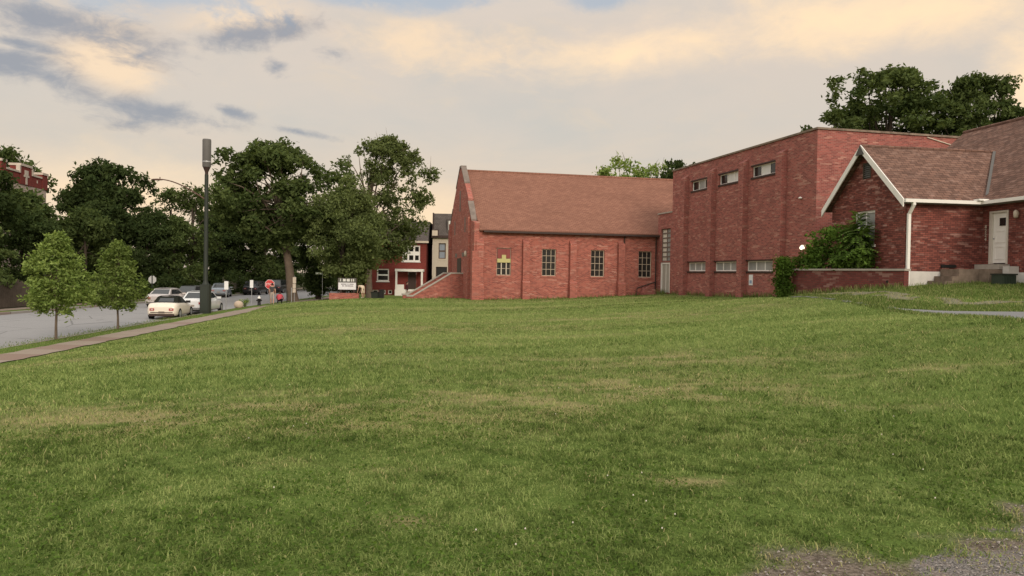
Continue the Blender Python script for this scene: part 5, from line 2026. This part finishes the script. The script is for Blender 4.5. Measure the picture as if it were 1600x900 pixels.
# hedges and undergrowth in the shade across the street
for k, (x, y, L_, h_, lab) in enumerate(((-35.5, 62, 5, 1.7, 'dark hedge under the trees left of the silver sedan'), (-36.2, 72, 5, 2.0, 'dark hedge under the trees behind the octagonal sign back'), (-35.0, 92, 6, 2.2, 'dark undergrowth behind the tan trailer'), (-33.5, 106, 6, 2.6, 'dark undergrowth behind the farthest parked cars'), (-27.0, 112, 6, 3.0, 'dark undergrowth at the end of the street behind the corner trunk'), (-20.5, 100, 4.0, 2.6, 'dark shrubs left of the red townhouse'))):
    g = random.Random(50 + k)
    cl = [(g.uniform(-L_, L_) * .7, g.uniform(-L_, L_) * .75, g.uniform(.2, h_), g.uniform(.6, 1.0)) for _ in range(42)]
    shrub('hedge', lab, (x, y, -1.0), cl, 150, .19, 60 + k, LEAF_DARK, 'hedge', 5, 'hedges across the street')
g = random.Random(9)
shrub('shrub', 'small yellow green shrub beside the tan boulder', (-20.05, 57.6, VZ), [(g.uniform(-.3, .3), g.uniform(-.3, .3), g.uniform(.1, .6), .22) for _ in range(10)], 700, .06, 70, LEAF_YOUNG)

# shrubs in the planter
cl = []
g = random.Random(21)
for _ in range(80):
    a = g.random()
    cl.append((-.1 + 3.3 * a + g.uniform(-.2, .2), g.uniform(-.35, .6), .22 + g.random() * (.75 + 1.05 * math.sin(math.pi * min(1, a * .95))), g.uniform(.28, .44)))
rot = math.atan2(29.4 - 34.0, 15.1 - 13.2)
t = shrub('planter_shrub', 'wide leafy green shrub behind the planter wall', (13.15, 34.15, 2.02), cl, 560, .085, 71, LEAF_SHRUB, stems=10)
t.rotation_euler = (0, 0, rot)


def frond_plant(name, label, loc, stems, seed, mat, cat='plant'):
    """sapling with long feather-like leaves round each stem top"""
    g = random.Random(seed)
    t = thing(name, label, cat, loc)
    sm = MB()
    V_, Q_, T_ = [], [], []
    for (sx, sy, hgt, nf, fl_) in stems:
        sm.tube([(sx * .4, sy * .4, -.2), (sx * .8, sy * .8, hgt * .5), (sx, sy, hgt)], [.03, .024, .012], 6)
        for k in range(nf):
            a = g.uniform(0, 2 * math.pi)
            zb = hgt * g.uniform(.45, 1.0)
            base = Vector((sx, sy, zb))
            el = g.uniform(.25, 1.0) if zb > hgt * .8 else g.uniform(-.1, .45)
            L_ = fl_ * g.uniform(.7, 1.1)
            d = Vector((math.cos(a) * math.cos(el), math.sin(a) * math.cos(el), math.sin(el)))
            pts = []
            for q in range(9):
                u = q / 8
                pts.append(base + d * L_ * u + Vector((0, 0, -L_ * .42 * u * u)))
            sm.tube(pts[::2], [.008, .007, .006, .004, .002], 4)
            for q in range(1, 9):
                ax = (pts[q] - pts[q - 1]).normalized()
                sd = ax.cross(Vector((0, 0, 1))).normalized()
                for s_ in (-1, 1):
                    ln = L_ * .34 * (1 - .35 * q / 8) * g.uniform(.8, 1.15)
                    dd = (sd * s_ + ax * .35 + Vector((0, 0, -.18))).normalized()
                    w = ax * ln * .25
                    i = len(V_)
                    V_ += [pts[q], pts[q] + dd * ln * .5 + w, pts[q] + dd * ln, pts[q] + dd * ln * .5 - w]
                    Q_.append((i, i + 1, i + 2, i + 3))
                    T_ += [min(1, max(0, g.gauss(.55, .18)))] * 4
    sm.build('stem', plain('green_stem', (.10, .13, .05), .7), t)
    link('foliage', np_mesh('foliage', np.array([tuple(v) for v in V_]), np.array(Q_), mat, {'tint': np.array(T_)}, smooth=False), t)
    return t


frond_plant('feather_leaf_sapling', 'tall sapling with long feathery leaves in front of the gable window', (14.15, 31.7, 2.0), [(.08, .05, 2.45, 44, .72), (.12, -.25, 1.9, 30, .75), (-.05, .35, 2.0, 30, .75), (-.25, .75, 1.45, 18, .75)], 31, LEAF_SHRUB)
# ivy over the end of the planter wall
g = random.Random(33)
cl = [(g.uniform(-.30, .22), g.uniform(-.5, .4), g.uniform(.0, 1.65), .27) for _ in range(85)] + [(.10 + k * .07 + g.uniform(-.1, .1), g.uniform(-.05, .7), 1.45 + k * .025 + g.uniform(-.25, .2), .27) for k in range(22)]
shrub('ivy', 'dense ivy column hanging over the left end of the planter wall', (12.25, 34.55, 1.0), cl, 850, .062, 72, LEAF_IVY, 'ivy', 6)

# ------------------------------------------------------------------ grass
def grass_blades(n, r0, r1, amax, h_lo, h_hi, w0, seed, power=1.6, two=False):
    g = np.random.default_rng(seed)
    e = 2 - power
    u = g.random(n)
    r_ = (r0 ** e + u * (r1 ** e - r0 ** e)) ** (1 / e)
    a = g.uniform(-amax, amax, n)
    x, y = r_ * np.sin(a), r_ * np.cos(a)
    clump = fbm(x * 2.2, y * 2.2, 71, 3)
    keepm = (x > walk_near(y) + .05) & (g.random(n) > np.clip(bare(x, y) * 1.1 - .35 * (fbm(x * 4, y * 4, 95, 2) > .58), 0, .95)) & (g.random(n) < .35 + 1.2 * clump)
    # keep the blades off the drive, the track and the buildings
    dl = np.interp(y, [9, 12, 19, 24, 28, 33.4], [13.2, 12.9, 12.65, 12.55, 12.2, 11.7])
    keepm &= ~((y > 9) & (x > dl - .05))
    x, y, r_, clump = x[keepm], y[keepm], r_[keepm], clump[keepm]
    n = len(x)
    z = Hg(x, y) - .008
    d = dryness(x, y)
    sz = (.75 + .5 * clump) * (.6 + .8 * fbm(x * 5.5, y * 5.5, 29, 2)) * g.uniform(.6, 1.25, n) * (1 - .35 * d)
    hgt = (h_lo + (h_hi - h_lo) * g.random(n) ** 1.7) * sz
    wd = w0 * (r_ / r0) ** .62 * g.uniform(.6, 1.3, n)
    th = g.uniform(0, 2 * np.pi, n)
    lean = g.uniform(.25, 1.5, n)
    lx, ly = np.cos(th) * lean * hgt, np.sin(th) * lean * hgt
    sa = th + np.pi / 2 + g.normal(size=n) * .5
    sx, sy = np.cos(sa) * wd, np.sin(sa) * wd
    patch = fbm(x * .9, y * .9, 17, 4)
    tuft = fbm(x * 7.0, y * 7.0, 23, 3)
    band = fbm(x * .10 + y * .03, y * .42, 37, 3) - .5
    tint = np.clip(.56 + .50 * (patch - .5) + 1.25 * (tuft - .5) + 1.1 * band * sstep(9, 20, y) + .26 * sstep(9, 26, y) + g.normal(size=n) * .26, 0, 1)
    straw = (g.random(n) < .03 + .48 * d + .5 * bare(x, y)).astype(float) * g.uniform(.5, 1, n)
    base = np.stack([x, y, z], 1)
    if two:
        mid = base + np.stack([lx * .35, ly * .35, hgt * .62], 1)
        tip = base + np.stack([lx, ly, hgt * np.clip(1.05 - .35 * lean, .45, 1)], 1)
        sv = np.stack([sx, sy, np.zeros(n)], 1)
        v = np.stack([base - sv, base + sv, mid + sv * .8, mid - sv * .8, tip + sv * .12, tip - sv * .12], 1).reshape(-1, 3)
        i = np.arange(n)[:, None] * 6
        q = np.concatenate([i + np.array([0, 1, 2, 3]), i + np.array([3, 2, 4, 5])])
        k = 6
    else:
        tip = base + np.stack([lx, ly, hgt], 1)
        sv = np.stack([sx, sy, np.zeros(n)], 1)
        v = np.stack([base - sv, base + sv, tip + sv * .2, tip - sv * .2], 1).reshape(-1, 3)
        q = np.arange(n * 4).reshape(n, 4)
        k = 4
    return v, q, np.repeat(tint, k), np.repeat(straw, k)


def blade_mat():
    m, t, out = new_mat('grass_blade')
    a = t.add('ShaderNodeAttribute', attribute_name='tint')
    s_ = t.add('ShaderNodeAttribute', attribute_name='straw')
    c = t.ramp(a.outputs['Fac'], [(0.0, (.052, .082, .022)), (.5, (.152, .215, .056)), (1.0, (.310, .372, .128))])
    c = t.mix(s_.outputs['Fac'], c, (.46, .41, .20))
    d = t.add('ShaderNodeBsdfDiffuse')
    t.l.new(c, d.inputs[0])
    tr = t.add('ShaderNodeBsdfTranslucent')
    t.l.new(c, tr.inputs[0])
    mx = t.add('ShaderNodeMixShader')
    mx.inputs[0].default_value = .3
    t.l.new(d.outputs[0], mx.inputs[1])
    t.l.new(tr.outputs[0], mx.inputs[2])
    t.l.new(mx.outputs[0], out.inputs[0])
    return m


BLADE = blade_mat()
parts = [grass_blades(380000, 3.6, 10.5, R(48), .018, .056, .0026, 1, 1.3, True), grass_blades(700000, 8.5, 56, R(42), .030, .070, .0055, 2, 1.3)]
vs, qs, ts, ss_ = [], [], [], []
o_ = 0
for v, q, t_, s_ in parts:
    vs.append(v)
    qs.append(q + o_)
    ts.append(t_)
    ss_.append(s_)
    o_ += len(v)
# taller unmown grass along the foot of the walls and the bank
g = np.random.default_rng(5)
lines = [((-2.6, 53.4), (10.4, 56.4), 900, .22, .12), ((14.8, 38.0), (11.2, 54.2), 1400, .30, .18), ((12.4, 34.2), (14.7, 29.0), 900, .24, .2), ((15.0, 29.3), (18.3, 28.2), 500, .16, .4), ((-4.5, 57.6), (-7, 57.2), 500, .2, .4),
         ((12.5, 33), (12.55, 19.5), 2500, .10, .10), ((-16.0, 18), (-18.9, 47), 14000, .055, .95), ((10.9, 54.6), (10.3, 56.2), 200, .4, .15)]
for (a, b, n, hh, sp_) in lines:
    t_ = g.random(n)
    x = a[0] + (b[0] - a[0]) * t_ + g.normal(size=n) * sp_ * .5
    y = a[1] + (b[1] - a[1]) * t_ + g.normal(size=n) * sp_ * .5
    z = np.maximum(Hg(x, y), np.where(x < -12, -.93, -9)) - .02
    hg = hh * g.uniform(.3, 1.2, n)
    th = g.uniform(0, 6.28, n)
    w = .012 + 0 * x
    lx, ly = np.cos(th) * hg * .4, np.sin(th) * hg * .4
    sv = np.stack([-np.sin(th) * w, np.cos(th) * w, 0 * w], 1)
    base = np.stack([x, y, z], 1)
    tip = base + np.stack([lx, ly, hg], 1)
    v = np.stack([base - sv, base + sv, tip + sv * .2, tip - sv * .2], 1).reshape(-1, 3)
    vs.append(v)
    qs.append(np.arange(n * 4).reshape(n, 4) + o_)
    ts.append(np.repeat(np.clip(g.normal(.42, .2, n), 0, 1), 4))
    ss_.append(np.repeat((g.random(n) < .15) * .7, 4))
    o_ += n * 4
# the bank, the strip between the tracks and the thin grass growing through the gravel
n = 170000
x, y = g.uniform(12.2, 24, n), g.uniform(17, 34, n)
dr_l = np.interp(y, [9, 12, 19, 24, 28, 33.4], [13.2, 12.9, 12.65, 12.6, 12.3, 11.9])
dr_r = np.interp(y, [9, 12, 17.5, 20, 22, 23.5, 25, 28, 33.4], [17, 17, 17.5, 16.8, 15.0, 13.6, 12.85, 12.5, 12.05])
gv_l, gv_r = np.interp(y, [21, 23, 25, 27, 30, 33.2], [20.0, 16.5, 14.4, 13.55, 13.0, 12.45]), np.interp(y, [21, 23, 25, 27, 30, 33.2], [24, 20.5, 15.9, 14.45, 13.6, 12.9])
lx_ = (x - 15.15) * math.cos(TB) + (y - 29.7) * math.sin(TB)
ly_ = -(x - 15.15) * math.sin(TB) + (y - 29.7) * math.cos(TB)
px_ = np.where((x - 12.55) * .398 - (y - 34.4) * .917 < 5.9, (x - 12.55) * .917 + (y - 34.4) * .398, -1)
k_ = ~((lx_ > -.05) & (ly_ > -.05)) & ~((lx_ > 3.3)) & (px_ < -.02)
k_ &= ~((x > dr_l + .06) & (x < dr_r - .06) & (y < 26.5)) & ~((lx_ > .55) & (ly_ > -1.1))
ongv = (x > gv_l) & (x < gv_r) & (y > 21)
k_ &= (g.random(n) < np.where(ongv, .28, 1.0))
x, y, ongv = x[k_], y[k_], ongv[k_]
n = len(x)
z = H(x, y) - .015
hg = g.uniform(.03, .10, n) * (.5 + fbm(x * 1.5, y * 1.5, 81, 3))
th = g.uniform(0, 6.28, n)
w = .010 + 0 * x
sv = np.stack([-np.sin(th) * w, np.cos(th) * w, 0 * w], 1)
base = np.stack([x, y, z], 1)
tip = base + np.stack([np.cos(th) * hg * .6, np.sin(th) * hg * .6, hg], 1)
vs.append(np.stack([base - sv, base + sv, tip + sv * .2, tip - sv * .2], 1).reshape(-1, 3))
qs.append(np.arange(n * 4).reshape(n, 4) + o_)
ts.append(np.repeat(np.clip(g.normal(.45, .22, n), 0, 1), 4))
ss_.append(np.repeat((g.random(n) < np.where(ongv, .7, .12)) * .8, 4))
o_ += n * 4
gr = np_mesh('grass', np.concatenate(vs), np.concatenate(qs), BLADE, {'tint': np.concatenate(ts), 'straw': np.concatenate(ss_)}, smooth=False)
tag(link('grass', gr), kind='stuff')
# low clover leaves and white flower heads between the blades
g = np.random.default_rng(8)
n = 46000
r_ = 3.7 + 8.5 * g.random(n) ** 1.3
a = g.uniform(-R(45), R(45), n)
x, y = r_ * np.sin(a), r_ * np.cos(a)
k_ = (fbm(x * .8, y * .8, 91, 3) > .52) & (bare(x, y) < .2)
x, y = x[k_], y[k_]
n = len(x)
z = Hg(x, y) + g.uniform(.010, .045, n)
s = g.uniform(.006, .016, n)
nrm = g.normal(size=(n, 3)) * .5 + np.array([0, 0, 1])
nrm /= np.linalg.norm(nrm, axis=1)[:, None]
t1 = np.cross(nrm, g.normal(size=(n, 3)))
t1 /= np.linalg.norm(t1, axis=1)[:, None]
t2 = np.cross(nrm, t1)
P = np.stack([x, y, z], 1)
v = np.stack([P + t1 * s[:, None], P + t2 * s[:, None], P - t1 * s[:, None], P - t2 * s[:, None]], 1).reshape(-1, 3)
tag(link('clover', np_mesh('clover', v, np.arange(n * 4).reshape(n, 4), LEAF_SHRUB, {'tint': np.repeat(np.clip(g.normal(.5, .25, n), 0, 1), 4)}, smooth=False)), kind='stuff')
n = 520
r_ = 3.9 + 9 * g.random(n)
a = g.uniform(-R(44), R(44), n)
x, y = r_ * np.sin(a), r_ * np.cos(a)
k_ = (fbm(x * .8, y * .8, 91, 3) > .47) & (bare(x, y) < .1)
x, y = x[k_][:34], y[k_][:34]
mb = MB()
for q in range(len(x)):
    zz = float(Hg(x[q:q + 1], y[q:q + 1])[0]) + .045
    s = .006
    mb.face([(x[q] + s * math.cos(k), y[q] + s * math.sin(k), zz) for k in (0, 1.05, 2.1, 3.14, 4.19, 5.24)], 0)
    mb.face([(x[q] - s, y[q], zz - s), (x[q] + s, y[q], zz - s), (x[q] + s * .6, y[q], zz + s), (x[q] - s * .6, y[q], zz + s)], 0)
tag(mb.build('clover_flowers', plain('clover_white', (.62, .58, .52), .8)), kind='stuff')

# loose stones and crumbs on the worn paving
g = np.random.default_rng(14)
n = 32000
x, y = g.uniform(.8, 7.5, n), g.uniform(3.2, 7.4, n)
k_ = bare(x, y) * (g.random(n) ** .5) > .55
x, y = x[k_], y[k_]
n = len(x)
s = .0025 + .010 * g.random(n) ** 5
z = Hg(x, y) + .004 + s * .3
P = np.stack([x, y, z], 1)
off = np.array([(1, 0, 0), (0, 1, 0), (-1, 0, 0), (0, -1, 0), (0, 0, .8), (0, 0, -.8)])
v = (P[:, None] + off[None] * s[:, None, None] * g.uniform(.6, 1.3, (n, 6, 1))).reshape(-1, 3)
f = np.array([(0, 1, 4), (1, 2, 4), (2, 3, 4), (3, 0, 4), (1, 0, 5), (2, 1, 5), (3, 2, 5), (0, 3, 5)])
q = (np.arange(n)[:, None, None] * 6 + f[None]).reshape(-1, 3)
tag(link('gravel', np_mesh('gravel', v, q, plain('loose_stone', (.30, .27, .25), .9, .1, 0, .5, 9), smooth=False)), kind='stuff')
